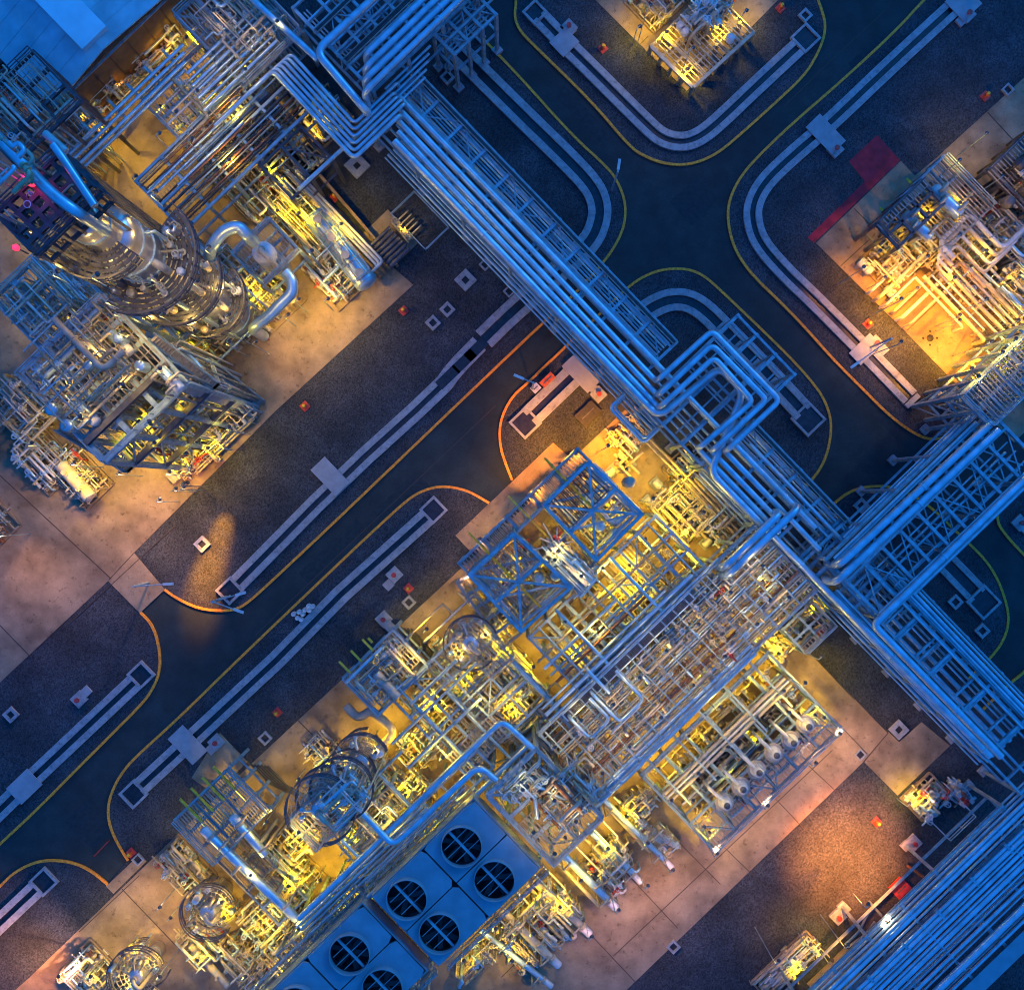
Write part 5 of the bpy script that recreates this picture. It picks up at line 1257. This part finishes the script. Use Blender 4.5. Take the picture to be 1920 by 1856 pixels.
rt, pt = frame('flat see-through grating roof by the road with yellow beam ends', quad(329, 1536, 110, 140), 8, 3, 3, (4,), decks=((8, 0, 1, 0, 1),), rails=((8, 'abcd'),), sz=.24, gs=.34)
for k in range(4):
    p = go((337, 1497), 0, k * 29); tag(MB().bar(W(*p, 8.4), W(*go(p, 60, 0), 8.4), .22, .26).build('monorail_beam', 'hazard'), f'{ORD[k]} yellow beam end from the low side of the grating roof', 'monorail beam')
for k in range(3):
    p = go((636, 1240), 0, k * 30); tag(MB().bar(W(*p, 8.4), W(*go(p, 30, 0), 8.4), .22, .26).build('monorail_beam', 'hazard'), f'{ORD[k]} yellow beam end from the low side at the railed pump deck', 'monorail beam')
exchanger((560, 1726), (379, 1552), 8.6, .5, 'longer of two white headed exchangers below the grating roof')
exchanger((500, 1604), (433, 1528), 8.6, .5, 'shorter of two white headed exchangers below the grating roof')
for k in range(5):
    a = go((405, 1572), k * 7, k * 2); pipe([(*a, 7.2 - k * .5), (*go(a, 200 - 14 * k), 7.2 - k * .5)], (.2, .14, .24, .12, .18)[k], f'{ORD[k]} silver pipe beside the white headed exchangers', 'silver pipes beside the exchangers', m=('white', 'cladding')[k % 2], n=8)
for k in range(6):
    a = go((470, 1432), k * 5, k * 4); e = go(a, 95 + 4 * k, 18 + k)
    pipe([(*a, 2.6), (*go(a, 50), 2.2), (*e, 1.8)], .13, f'{ORD[k]} dark hose sagging over the tan pad by the grating roof', 'dark hoses by the grating roof', m='cable', n=6, name='hose', cat='hose')
for k in range(5):
    a = go((745, 1175), k * 5, k * 4); pipe([(*a, 2.4), (*go(a, 110), 2.4)], .12, f'{ORD[k]} dark hose over the yellow pad by the railed pump deck', 'dark hoses by the pump deck', m='cable', n=6, name='hose', cat='hose')
rt, pt = frame('railed pump deck at the road edge of the unit', quad(645, 1270, 95, 130), 7, 3, 3, (3.5,), decks=((7, 0, .8, 0, 1),), rails=((7, 'abcd'),), sz=.24)
skid('cream pipes on the railed pump deck', gq(quad(655, 1268, 80, 115), 5), 61, 34, 12, 2, zs=(7.6, 8, 1, 2, 3), posts=False, slab=False)
drum('cream drum lying on the railed pump deck', (703, 1262), (748, 1308), 8, .55, m='cream', nozzles=2)
pipe([(648, 1322, 4), (672, 1348, 4), (696, 1330, 4), (742, 1372, 4), (716, 1398, 4), (705, 1410, 6)], .5, 'thick cream pipe with two elbows beside the ring railed vessel', 'thick cream pipes', m='cream', n=12)
rt, pt = frame('brown lattice over the yellow floor in the middle of the southwest unit', quad(735, 1310, 200, 215), 7.5, 4, 4, (4,), sz=.22, mid=False, decks=((7.5, 0, .5, .75, 1), (4, .5, 1, .25, .75), (7.5, .75, 1, 0, .5)), plan=((7.5, 0, 1, 1, 2), (7.5, 2, 3, 3, 2)))
skid('yellow lit piping on the middle floor of the southwest unit', quad(735, 1310, 190, 215), 62, 80, 18, 4, zs=(.7, 1.4, 2.2, 3.4, 5), rmax=.24, slab=False, lmin=.1, lmax=.5)
rt, pt = frame('brown lattice between the column tops and the long blue pipes', quad(640, 1560, 90, 130), 7, 2, 3, (3.5,), sz=.22, decks=((7, 0, .5, .66, 1), (3.5, .5, 1, 0, .66)), mid=False)
skid('yellow lit piping between the column tops and the long blue pipes', quad(610, 1520, 130, 170), 63, 60, 16, 3, zs=(.7, 1.4, 2.4, 4, 7.6), rmax=.22, slab=False, lmin=.15, lmax=.6)
skid('yellow lit piping below the white headed exchangers', quad(450, 1600, 140, 90), 64, 50, 14, 3, zs=(.7, 1.4, 2.4, 4), rmax=.22)
rt, pt = frame('low brown frame beside the tan pad in the southwest unit', quad(405, 1610, 170, 70), 5, 4, 2, (2.5,), sz=.2, mid=False, decks=((5, 0, .5, 0, 1),))
skid('cream pumps and pipes at the pad edge below the grating roof', quad(296, 1606, 100, 60), 65, 34, 14, 4, zs=(.6, 1, 1.6, 2.2))
skid('golden piping along the southwest foot of the unit', quad(440, 1712, 90, 110), 66, 50, 14, 3, zs=(.7, 1.4, 2.4), rmax=.2)
skid('golden piping by the ring railed vessel near the lower left corner', quad(360, 1690, 70, 70), 67, 26, 10, 1, zs=(.7, 1.4, 2.4, 3.6), slab=False)
skid('golden piping at the bottom edge below the trestle', quad(480, 1780, 130, 110), 68, 60, 16, 3, zs=(.7, 1.4, 2.4, 4), rmax=.22)
rt, pt = frame('dark walkway bridge at the bottom edge beside the second fan bank', quad(520, 1790, 40, 200), 9, 1, 5, (), decks=((9, 0, 1, 0, 1),), rails=((9, 'ac'),), sz=.26)
skid('cream piping frame at the lowest pad corner', quad(115, 1812, 95, 80), 69, 34, 12, 2, zs=(.7, 1.5, 2.4, 3.2))
drum('slim pale drum below the ring railed vessel near the lower left corner', (356, 1770), (430, 1850), 2.4, .42, m='cream', nozzles=2)
rt, pt = frame('cream lit lattice around the ring railed vessel at the yellow pad edge', quad(800, 1250, 130, 110), 6, 3, 3, (3,), sz=.2, mid=False, decks=((6, 0, .4, 0, 1),))
skid('cream pipes and pumps around the ring railed vessel at the yellow pad edge', quad(845, 1225, 120, 100), 70, 50, 16, 4, zs=(.7, 1.4, 2.2, 3.2), rmax=.22)
skid('yellow lit piping at the middle of the unit under the central frame', quad(900, 1330, 110, 120), 71, 50, 14, 3, zs=(.7, 1.5, 2.5, 4), rmax=.22, slab=False)
for k in range(5):
    a = ((785, 1330), (742, 1285), (700, 1440), (835, 1295), (960, 1240))[k]
    pipe([(*a, 8), (*go(a, (205, 240, 120, 180, 150)[k]), 8)], (.24, .16, .2, .18, .3)[k], f'{ORD[k]} grey line running down-slope over the yellow floor of the southwest unit', 'grey lines over the southwest floor', m='steel', n=8)
    b = ((735, 1395), (765, 1440), (800, 1480), (770, 1320), (690, 1470))[k]
    pipe([(*b, 8.4), (*go(b, 0, (220, 190, 150, 120, 90)[k]), 8.4)], (.16, .2, .14, .2, .16)[k], f'{ORD[k]} grey line running up-slope over the yellow floor of the southwest unit', 'grey cross lines over the southwest floor', m='steel', n=8)

# ---- more of the fine piping that fills the unit, each field with its own base
for k in range(18):
    a = go((1012, 1378), 2, 12 + k * 30)
    tag(MB().bar(W(*a, 10.0), W(*go(a, 160), 10.0), .14, .2).build('pipe_support_beam', 'steel'), f'{ORD[k]} thin cross beam from the low end over the grated pipe bridge', 'beam', 'cross beams over the grated bridge')
F = [((560, 1400, 90, 60), 'fine piping on the pad beside the ring railed vessel and the road'), ((735, 1395, 70, 90), 'fine piping beside the thick cream elbow pipe'), ((800, 1210, 60, 60), 'fine piping at the yellow pad edge by the dark hoses'),
     ((640, 1640, 60, 80), 'fine piping squeezed between trestle and brown lattice'), ((520, 1560, 70, 80), 'fine piping below the square railed top'), ((700, 1500, 70, 110), 'fine piping beside the lower long blue pipe'),
     ((330, 1740, 90, 60), 'fine piping on the tan pad below the lower left ring vessel'), ((400, 1770, 110, 60), 'fine piping at the bottom edge of the southwest unit'), ((850, 1420, 60, 60), 'fine piping under the outer long blue pipe'),
     ((1130, 1130, 90, 120), 'fine piping at the upper end of the wide lattice'), ((1080, 1190, 90, 100), 'fine piping at the middle of the wide lattice'), ((900, 1150, 60, 60), 'fine piping below the lower X braced bay'),
     ((1300, 985, 90, 90), 'fine piping between the main rack and the grated bridge'), ((1160, 1500, 50, 60), 'fine piping at the foot of the grated bridge by the tan pad'), ((1110, 1590, 60, 50), 'fine piping between the silver exchangers, upper part'), ((1010, 1690, 60, 60), 'fine piping between the silver exchangers, lower part')]
for k, (q, lab) in enumerate(F):
    skid(lab, quad(*q), 200 + k, 34, 10, 2, zs=(.5, .9, 1.4, 2.0, 2.8, 3.6), rmax=.14, slab=False, lmin=.15, lmax=.8, boxes=4, along=.5)
for k in range(10):
    a = go((770, 1190), k * 28, (k % 3) * 14 - 6); L = (90, 130, 60, 110, 150, 80, 120, 100, 70, 140)[k]
    pipe([vert((*a, 5), .4), (*a, 5), (*go(a, 0, L), 5), (*go(a, 34, L), 5)], (.1, .14, .08)[k % 3], f'{ORD[k]} thin cream line with an elbow from the road side of the southwest unit', 'thin cream lines with elbows', m=('cream', 'white', 'brass')[k % 3], n=7)
# ================================================================== east plant, top plant, lower right odds
# ---- top island plant
rt, pt = frame('yellow grating platform in panels on the top gravel island', [(1222, 86), (1300, 163), (1412, 60), (1330, -22)], 2.6, 4, 5, (), decks=((2.6, 0, 1, 0, 1),), rails=(), sz=.24, mt='brass', gs=.5)
MB().bar(W(1300, 165, 3), W(1414, 61, 3), .35, .3).build('edge_beam', 'cream', rt); MB().bar(W(1220, 88, 3), W(1298, 164, 3), .35, .3).build('edge_beam', 'cream', rt)
skid('cream pipes and round flanges on the top gravel island', quad(1170, 8, 80, 130), 80, 44, 20, 2, zs=(.7, 1.4, 2.2, 3))
skid('cream valve row on the yellow grating platform', gq(quad(1262, 50, 50, 130), 3), 81, 30, 20, 0, zs=(3.2, 3.8, 4.2), posts=False, slab=False, boxes=3)
for i, (x, y) in enumerate(((1283, 62), (1320, 22), (1344, 47), (1368, 75), (1275, 52), (1300, 40))):
    c = W(x, y, 3.2); o = MB().lathe(c, c + ZW * .7, [(0, .5), (.3, .5), (.32, .34), (.8, .34), (.82, .48), (1, .48), (1, 0)], 16).build('flanged_stub', 'white'); auto(o, 'round pale flanged stub on the top island', 'flange', (x, y), 'flanged stubs on the top island')
# ---- east plant
rt, pt = frame('black edged open frame at the corner of the east plant', quad(1642, 421, 60, 118), 7, 2, 3, (3.5,), decks=((7, 0, .25, 0, 1),), rails=((7, 'ad'),), mt='steel_dark', sz=.3, plan=((7, 0, 0, 1, 1), (7, 1, 0, 0, 1)))
exchanger((1802, 405), (1746, 352), 6, .75, 'upper of two blue white exchangers in the east plant')
exchanger((1746, 448), (1694, 400), 6, .62, 'lower of two blue white exchangers in the east plant')
rt, pt = frame('yellow lit grating frame holding the exchangers of the east plant', quad(1690, 370, 130, 110), 4.6, 3, 3, (), decks=((4.6, 0, 1, 0, 1),), rails=((4.6, 'cd'),), sz=.24)
skid('golden piping under the exchangers of the east plant', quad(1660, 420, 130, 110), 82, 50, 14, 3, zs=(.7, 1.5, 2.4, 3.4), rmax=.22)
for k in range(4):
    o = k * 15
    a = (1722 + o * .3, 478 + o * .8) ; a = (1760 - k * 2, 455 + k * 14)
    b = go(a, 0, 78 - k * 8); c = go(b, 92 - k * 6); d = go(c, 0, 70)
    pipe([(*go(a, 40), 4.5), (*a, 4.5), (*b, 4.5), (*c, 4.5), (*d, 4.5)], (.3, .26, .2, .2)[k], f'{ORD[k]} of the bent white pipes from the road side, zigzagging over the east plant', 'zigzag white pipes of the east plant', m=('white', 'cream')[k % 2], n=10)
for k in range(10):
    a = go((1716, 520), k * 9, k * 12.5)
    L = 130 + (k * 37) % 60; z = 3.2 + .35 * (k % 3)
    pipe([(*a, z), (*go(a, L), z), vert((*go(a, L), z), .5)], (.16, .24, .12)[k % 3], f'{ORD[k]} straight white pipe from the pad corner running down-slope in the east plant', 'straight white pipes of the east plant', m=('white', 'cream', 'cladding')[k % 3], n=8)
for k in range(6):
    a = go((1635, 545), k * 19, k * 2)
    L = (90, 120, 70, 130, 150, 110)[k]; z = 2.2 + .5 * (k % 3)
    pipe([vert((*a, z), .5), (*a, z), (*go(a, 0, L), z)], (.18, .22, .15)[k % 3], f'{ORD[k]} white pipe from the pad edge running up-slope in the east plant', 'cross white pipes of the east plant', m=('white', 'cream')[k % 2], n=8)
drum('slim pale drum at the orange lit edge of the east plant', (1612, 488), (1634, 512), 1.8, .55, m='white', nozzles=1)
drum('second slim pale drum at the orange lit edge of the east plant', (1660, 538), (1682, 562), 1.8, .5, m='white', nozzles=1)
skid('orange lit valves and white pipes at the pad corner of the east plant', quad(1606, 492, 85, 110), 83, 44, 18, 3, zs=(.7, 1.3, 2, 2.8))
skid('golden tangle in the middle of the east plant', quad(1700, 500, 150, 190), 84, 80, 20, 4, zs=(.7, 1.5, 2.4, 3.6), rmax=.24, slab=False, lmin=.1, lmax=.5)
skid('golden tangle at the right edge of the east plant', quad(1815, 400, 140, 120), 85, 60, 18, 3, zs=(.7, 1.5, 2.4, 3.6), rmax=.24, lmin=.1, lmax=.5)
skid('white pipe rows at the right edge above the lattice tower', quad(1810, 560, 120, 120), 86, 60, 14, 2, zs=(.8, 1.6, 2.6, 4), rmax=.24, along=.85, mats=('white', 'cream', 'cladding', 'brass'))
rt, pt = frame('dark railed grating deck at the right edge of the east plant', quad(1850, 322, 110, 120), 6, 3, 3, (3,), decks=((6, 0, 1, 0, 1),), rails=((6, 'abcd'),), mt='steel_dark', sz=.28)
skid('black tanks and boxes on the dark railed deck', gq(quad(1870, 330, 90, 100), 6), 87, 22, 8, 2, zs=(6.6, 7.2), posts=False, slab=False, mats=('steel_dark', 'cable', 'cream'))
for k, (x, y) in enumerate(((1905, 300), (1882, 372), (1916, 348))):
    o = lathe_vessel(MB(), W(x, y, 7.2), W(*go((x, y), 22), 7.2), .75, 16).build('dark_tank', 'steel_dark'); auto(o, 'short dark tank on the railed deck', 'tank', (x, y), 'dark tanks of the east plant')
# flange mark on the orange pad
root = thing('floor_drain', 'small black floor drain in the orange lit pad of the east plant', 'floor drain', W(1744, 634, .21))
c = W(1744, 634, .21); MB().lathe(c, c + ZW * .04, [(0, .42), (1, .40), (1, 0)], 16).build('cover', 'fan_black', root)
m = MB()
for k in range(4):
    e = (UW, -UW, VW, -VW)[k]; e = Vector((1, 0, 0)) if k == 0 else Vector((-1, 0, 0)) if k == 1 else Vector((0, 1, 0)) if k == 2 else Vector((0, -1, 0))
    m.lathe(c + e * .8, c + e * .8 + ZW * .05, [(0, .13), (1, .12), (1, 0)], 8)
m.build('bolt', 'fan_black', root)
# lattice tower by the right rack
rt, pt = frame('yellow lit lattice tower where the right rack meets the east plant', quad(1800, 742, 80, 200), 13, 2, 5, (4.5, 9), decks=((13, 0, 1, 0, 1), (9, 0, 1, .0, .6)), rails=((13, 'abcd'),), side=True, sz=.32)
skid('yellow lit piping inside the lattice tower by the right rack', gq(quad(1805, 735, 70, 180), 6), 88, 50, 12, 2, zs=(.8, 2, 4.9, 9.5, 13.5), slab=False, lmin=.1, lmax=.5)
stairs('long pale stair flight climbing the lattice tower from the gravel', (1795, 740), (1885, 650), .3, 9)
stairs('second pale stair flight of the lattice tower, beside the right rack', (1798, 765), (1860, 708), .3, 7)
for k, ((x, y), (X, Y)) in enumerate((((1766, 740), (1812, 728)), ((1795, 775), (1850, 758)))):
    p, q = W(x, y, .2), W(X, Y, 11)
    mb = MB().bar(p, q, .22); mb.box(p - ZW * .1, 1.0, 1.0, .6)
    tag(mb.build('raking_prop', 'cream'), ('upper' if k == 0 else 'lower') + ' pale raking prop at the foot of the lattice tower', 'prop')
# ---- lower right odds
skid('yellow lit pump skid on a small pad beside the lower right rack', quad(1690, 1495, 60, 70), 89, 22, 10, 3, zs=(.6, 1, 1.6))
m = MB(); q = [W(*p, .2) for p in ((1765, 1465), (1822, 1525), (1775, 1570), (1745, 1540))]; handrail(m, q, 1.6)
tag(m.build('railing', 'white'), 'pale railing around a dark patch by the lower right rack', 'railing')
skid('small valves inside the pale railing by the lower right rack', quad(1758, 1478, 55, 40), 90, 12, 6, 1, zs=(.6, 1), slab=False, mats=('steel', 'cladding'))
skid('cream pipe row on the bottom pad beside the lower right rack', quad(1408, 1838, 40, 140), 91, 36, 14, 2, zs=(.6, 1, 1.6), along=.2)
floor_slab('', quad(1512, 1842, 30, 100), .26)
m = MB(); q = [W(*p, .2) for p in ((1405, 1838), (1508, 1746), (1550, 1786))]; handrail(m, q, 1.6); tag(m.build('railing', 'cream'), 'pale railing around the bottom pad pipe row', 'railing')
pipe([(1585, 1770, 2), (1612, 1745, 3), (1625, 1715, 4), (1640, 1700, 4)], .14, 'thin bent conduit beside the lit floodlight pole', 'conduits by the floodlight', m='steel')
pipe([(1590, 1775, 2), (1622, 1752, 3), (1640, 1728, 4)], .14, 'second thin bent conduit beside the lit floodlight pole', 'conduits by the floodlight', m='cream')
tag(MB().bar(W(1702, 1622, .6), W(1742, 1652, 5), .28).build('raking_prop', 'rust'), 'rusty raking prop below the red hose cabinet corner of the lower right rack', 'prop')
b = W(1630, 1690, .2)
root = thing('floodlight', 'floodlight pole with two glowing lamps beside the lower right rack', 'floodlight', b)
p1, p2 = W(1655, 1716, 8), W(1664, 1720, 8.2); p3 = W(1655, 1731, 8.2)
MB().tube([b, b + ZW * 7.4], .16).build('post', 'steel', root)
MB().tube([b + ZW * 7.4, p1], .1).build('arm', 'rust', root)
for p in (p2, p3):
    hd = MB().box(p - ZW * .1, .5, .5, .25).build('lamp_head', 'steel', root)
    MB().lathe(p + ZW * .16, p + ZW * .32, [(0, .3), (1, .2), (1, 0)], 12).build('lens', 'lens_hot', hd)
L = bpy.data.lights.new('lamp_light', 'POINT'); L.energy = 60; L.color = (1, .6, .3); L.shadow_soft_size = .2
lo = bpy.data.objects.new('lamp_light', L); COL.objects.link(lo); lo.parent = root; lo.location = p1 - b + ZW * .9
# ================================================================== lamps of the plant
Y = (1.0, .62, .0); T = (1.0, .51, .28); O = (1.0, .34, .0); P = (1.0, .48, .34); WH = (1.0, .61, .13)
LP = 0.85
def many(col, h, pw, pts):
    for i, p in enumerate(pts):
        up = i % 3 == 2 and h < 7 and len(p) == 2      # every third lamp hangs higher and shines all round
        lamp(p[0], p[1], 9.5 if up else p[2] if len(p) > 2 else h, pw * LP * (p[3] if len(p) > 3 else 1) * (.4 if up else 1), ((1.0, .60, .05) if col is Y else col) if up else col, kind='POINT' if up else 'SPOT')
many(Y, 6, 900, [(592, 228, 4, .6), (500, 318), (430, 300), (520, 395), (640, 420), (585, 470), (615, 560), (350, 70, 6), (455, 120, 6), (300, 200, 6), (385, 160, 6), (440, 210), (330, 420), (255, 330, 6), (180, 250, 6), (540, 590), (470, 545), (430, 640), (330, 640), (240, 590, 6), (110, 520, 6), (40, 400, 6), (60, 560), (140, 640), (560, 400), (755, 425, 3, .3)])
for (z, ro, ws) in ((14, 3.9, (-1.6, -.6, .3)), (21, 4.3, (-2.2, -1.2, -.2, .7)), (29, 5.0, (-2, -1.2, -.4, .6)), (37, 5.0, (-1.5, -.7, .1, .7)), (41.5, 4.2, (-2.8, -2.0, -1.3))):
    for w in ws:
        e = Vector((math.cos(w), math.sin(w), 0)); p = cz(z + 2.6) + e * (ro + .1); k = 16 * CAM_H / (CAM_H - p.z)
        lamp(p.x * k + 960, 928 - p.y * k, p.z, 190, WH, kind='POINT', foot=z)
many(Y, 6, 1000, [(250, 800), (340, 790), (430, 800), (310, 870), (390, 840), (200, 730, 12), (110, 740, 12), (280, 700, 14), (60, 830), (150, 890), (380, 760, 7), (230, 850)])

many(O, 6, 900, [(1720, 540), (1790, 520), (1850, 560), (1800, 600), (345, 905), (1660, 520, 5, .8), (1680, 560, 4, .7), (310, 90, 4, .35), (150, 225, 3, .5), (215, 155, 3, .25), (60, 170, 5, .8)])
many(Y, 6, 950, [(945, 1095), (985, 1055), (1040, 960), (1120, 935), (1175, 880), (1060, 1020), (1090, 985), (1150, 960), (1225, 935), (1275, 895), (1255, 985), (1320, 960), (1300, 1040), (1210, 1010), (1130, 1065), (1180, 1060), (1150, 1120), (1060, 1165), (1080, 1230), (1000, 1250), (1120, 1180), (1200, 1110), (940, 1215), (880, 1170, 5, .8), (800, 1180), (860, 1270), (770, 1240), (720, 1260), (810, 1330), (900, 1320), (960, 1330), (760, 1400), (830, 1420), (705, 1380, 5, .8), (680, 1460), (620, 1440, 5, .7), (560, 1460, 6, .7), (760, 1490), (720, 1540), (650, 1580), (560, 1590), (500, 1540), (440, 1500, 5, .7), (380, 1590), (470, 1640), (540, 1660), (600, 1650), (340, 1640), (420, 1720), (480, 1760), (560, 1740), (320, 1720, 6, .7), (370, 1800), (460, 1830), (540, 1830), (230, 1790, 6, .7), (300, 1830), (170, 1830), (640, 1690), (860, 1490), (800, 1560), (870, 1800), (930, 1740), (980, 1680)])
many(Y, 4.0, 700, [(1060, 1440), (1130, 1370), (1200, 1300), (1280, 1230), (1350, 1160), (1430, 1090), (1180, 1410), (1250, 1340), (1320, 1270), (1400, 1190), (1470, 1120), (1010, 1530), (1060, 1570), (950, 1490), (1480, 1180), (1530, 1140)])
many(Y, 4.5, 900, [(1235, 1440), (1290, 1380), (1350, 1325), (1410, 1270), (1460, 1225), (1300, 1500), (1360, 1450), (1420, 1390), (1480, 1335), (1330, 1560), (1530, 1340), (1510, 1280)])

many(Y, 5, 800, [(1175, 1530), (1140, 1590), (1215, 1580), (1090, 1650), (1050, 1700), (1000, 1750), (960, 1800)])
# decks lit from lamps standing on them
many(WH, 13, 175, [(1040, 1400), (1090, 1350), (1150, 1320), (1200, 1270), (1250, 1220), (1310, 1170), (1370, 1110), (1430, 1060), (1130, 1450), (1180, 1400), (1240, 1345), (1300, 1285), (1360, 1230), (1420, 1170), (1480, 1120)])
many(WH, 13, 90, [(400, 20), (470, 60), (400, 100), (460, 130), (520, 40), (330, 210), (300, 250), (370, 170), (360, 260), (60, 620), (130, 590), (20, 560)])
many(Y, 10.6, 90, [(1260, 1500), (1310, 1450), (1365, 1400), (1420, 1345), (1470, 1295), (1320, 1550), (1380, 1495), (1440, 1440), (1500, 1385), (1545, 1345)])
many(WH, 16, 150, [(980, 1480), (1040, 1500), (1080, 1540), (1000, 1560), (1040, 1600), (1040, 1050), (1090, 1080)])
many(WH, 30, 200, [(100, 720), (170, 660), (150, 780), (230, 720), (230, 620), (280, 790), (300, 690)])
many(Y, 4, 700, [(1200, 50), (1250, 60), (1300, 90), (1350, 50), (1290, 130), (1220, 10), (1400, 20)])
many((1.0, .52, .0), 6, 430, [(1680, 450), (1740, 400), (1800, 440), (1740, 480), (1850, 470), (1900, 420), (1910, 520), (1800, 590), (1860, 640), (1910, 600), (1800, 380), (1880, 330), (1850, 250, 7, .7), (1830, 720), (1870, 690), (1900, 650), (1650, 470)])
many(Y, 3, 350, [(1705, 1505), (1735, 1500), (1460, 1800), (1520, 1770, 4, .8), (1500, 1830), (1560, 1800, 4)])
for (x, y, h) in ((1830, 712, 6), (1868, 668, 6), (1905, 640, 6), (1835, 705, 14.5), (1880, 660, 14.5), (1905, 635, 14.5), (1046, 1034, 15), (560, 1560, 15), (640, 1500, 15), (600, 1580, 12), (650, 1440, 9), (705, 1410, 9), (860, 1225, 8), (910, 1190, 8), (365, 1730, 8), (415, 1690, 8), (232, 1850, 8), (285, 1805, 8)):
    lamp(x, y, h, 200, (1.0, .62, .08), kind='POINT', foot=h - 2.4)
many(Y, 20.5, 260, [(260, 790), (330, 750), (290, 830), (230, 830)]); many(Y, 11.8, 260, [(320, 800), (390, 740), (350, 850), (290, 870)])
# floods thrown from the structures across pads and gravel: (x, y, h, watts, aim x, aim y, cone, colour)
for (x, y, h, pw, ax, ay, sp, c) in (
        (318, 884, 9, 2600, 150, 1060, 110, T), (140, 866, 9, 2200, 60, 1040, 110, T), (0, 1000, 8, 2000, 40, 1160, 110, T), (225, 884, 8, 1600, 250, 1010, 90, T),
        (352, 905, 9, 5000, 424, 980, 16, O), (352, 905, 9, 8000, 416, 1000, 20, O), (352, 905, 9, 5000, 370, 1140, 18, O), (352, 905, 9, 10000, 404, 1036, 22, O), (352, 905, 9, 14000, 392, 1074, 22, O), (352, 905, 9, 16000, 380, 1112, 22, O), (345, 912, 9, 2600, 385, 1050, 60, P), (300, 935, 8, 2600, 262, 1085, 60, T), (330, 915, 9, 1500, 320, 1040, 80, P), (480, 640, 8, 1300, 600, 650, 110, T), (560, 560, 7, 900, 680, 590, 100, T),
        (1345, 1600, 8, 2700, 1400, 1600, 100, T), (1440, 1510, 8, 2700, 1480, 1510, 100, T), (1530, 1430, 8, 2700, 1580, 1420, 100, T), (1575, 1375, 8, 2700, 1660, 1420, 100, T), (1540, 1230, 7, 1300, 1570, 1290, 90, Y),
        (1262, 1630, 8, 800, 1320, 1660, 110, P), (1160, 1705, 8, 800, 1230, 1740, 110, P), (1110, 1755, 8, 900, 1150, 1810, 110, P), (1215, 1660, 7, 1000, 1250, 1690, 100, T),
        (1628, 1694, 13, 34000, 1578, 1612, 72, (1, .28, .03)), (1760, 1500, 11, 12000, 1600, 1560, 64, (1, .32, .14)), (1590, 1770, 9, 1500, 1500, 1740, 80, O),
        (150, 1845, 8, 6500, 20, 1780, 80, P), (110, 1830, 8, 5000, 0, 1830, 80, O), (300, 1700, 8, 1500, 240, 1730, 100, T),
        (1690, 560, 9, 4200, 1700, 610, 100, O), (1822, 690, 9, 4600, 1760, 640, 100, O), (1620, 500, 8, 900, 1600, 560, 100, O), (1690, 640, 8, 900, 1640, 660, 90, P),
        (1140, 835, 9, 4600, 1110, 810, 100, O), (1080, 850, 9, 3200, 1050, 800, 100, O), (1000, 925, 8, 2300, 980, 910, 90, O), (900, 1010, 8, 1200, 890, 1000, 90, T), (940, 985, 8, 1200, 880, 900, 80, P), (1050, 870, 9, 1800, 1010, 760, 80, O),
        (880, 1075, 7, 900, 840, 1110, 90, T), (1800, 300, 8, 700, 1830, 240, 110, Y), (1440, 830, 7, 300, 1340, 880, 90, Y)):
    lamp(x, y, h, pw * (1.7 if c is O else 1.3 if ay > 1500 else 1.05), c, 'floodlight', sp, (ax, ay))
# ================================================================== labels that say which one, by the landmark it ranks nearest to
LM = [('the white round tank top', (498, 492)), ('the big horizontal drum', (640, 470)), ('the foot of the tall column', (450, 600)), ('the tall open tower', (320, 780)), ('the blue roofed hall', (150, 170)),
      ('the black top platform', (95, 385)), ('the nested pipe bends', (665, 270)), ('the upper X braced bay', (1112, 958)), ('the lower X braced bay', (975, 1092)), ('the four fan cooler', (850, 1650)),
      ('the dark blue column head', (600, 1540)), ('the flat grating roof', (385, 1530)), ('the crossroads', (1280, 410)), ('the expansion loop', (1390, 690)), ('the rack junction', (1590, 1080)),
      ('the red painted ground', (1640, 310)), ('the east plant exchangers', (1745, 400)), ('the lattice tower', (1860, 690)), ('the yellow grating platform', (1320, 80)), ('the row of round motors', (1435, 1430)),
      ('the square blue edged frame', (1022, 1515)), ('the red hose cabinet', (1683, 1660)), ('the eight pale drums', (570, 1148)), ('the west driveway slab', (258, 1092)), ('the southwest driveway', (238, 1640)),
      ('the railed pump deck', (720, 1270)), ('the wide lattice', (1170, 1130)), ('the stair landing', (1510, 1170)), ('the orange floor drain', (1744, 634)), ('the top island drain', (1280, 270)),
      ('the lowest pad corner', (258, 1828)), ('the short orange lit drain', (1035, 745))]
CARD = ['nearest', 'second nearest', 'third nearest', 'fourth nearest', 'fifth nearest', 'sixth nearest', 'seventh nearest', 'eighth nearest', 'ninth nearest', 'tenth nearest', 'eleventh nearest', 'twelfth nearest']
by = {}
for o, noun, px in AUTO: by.setdefault(noun, []).append((o, px))
for noun, L in by.items():
    ranks = {}
    for name, p in LM:
        for r, (o, px) in enumerate(sorted(L, key=lambda t: (t[1][0] - p[0]) ** 2 + (t[1][1] - p[1]) ** 2)):
            d = math.hypot(px[0] - p[0], px[1] - p[1])
            ranks.setdefault(o.name, []).append((r, d, name))
    for o, px in L:
        r, d, name = min(ranks[o.name]); o['label'] = f'{noun}, {CARD[min(r, 11)]} to {name}'
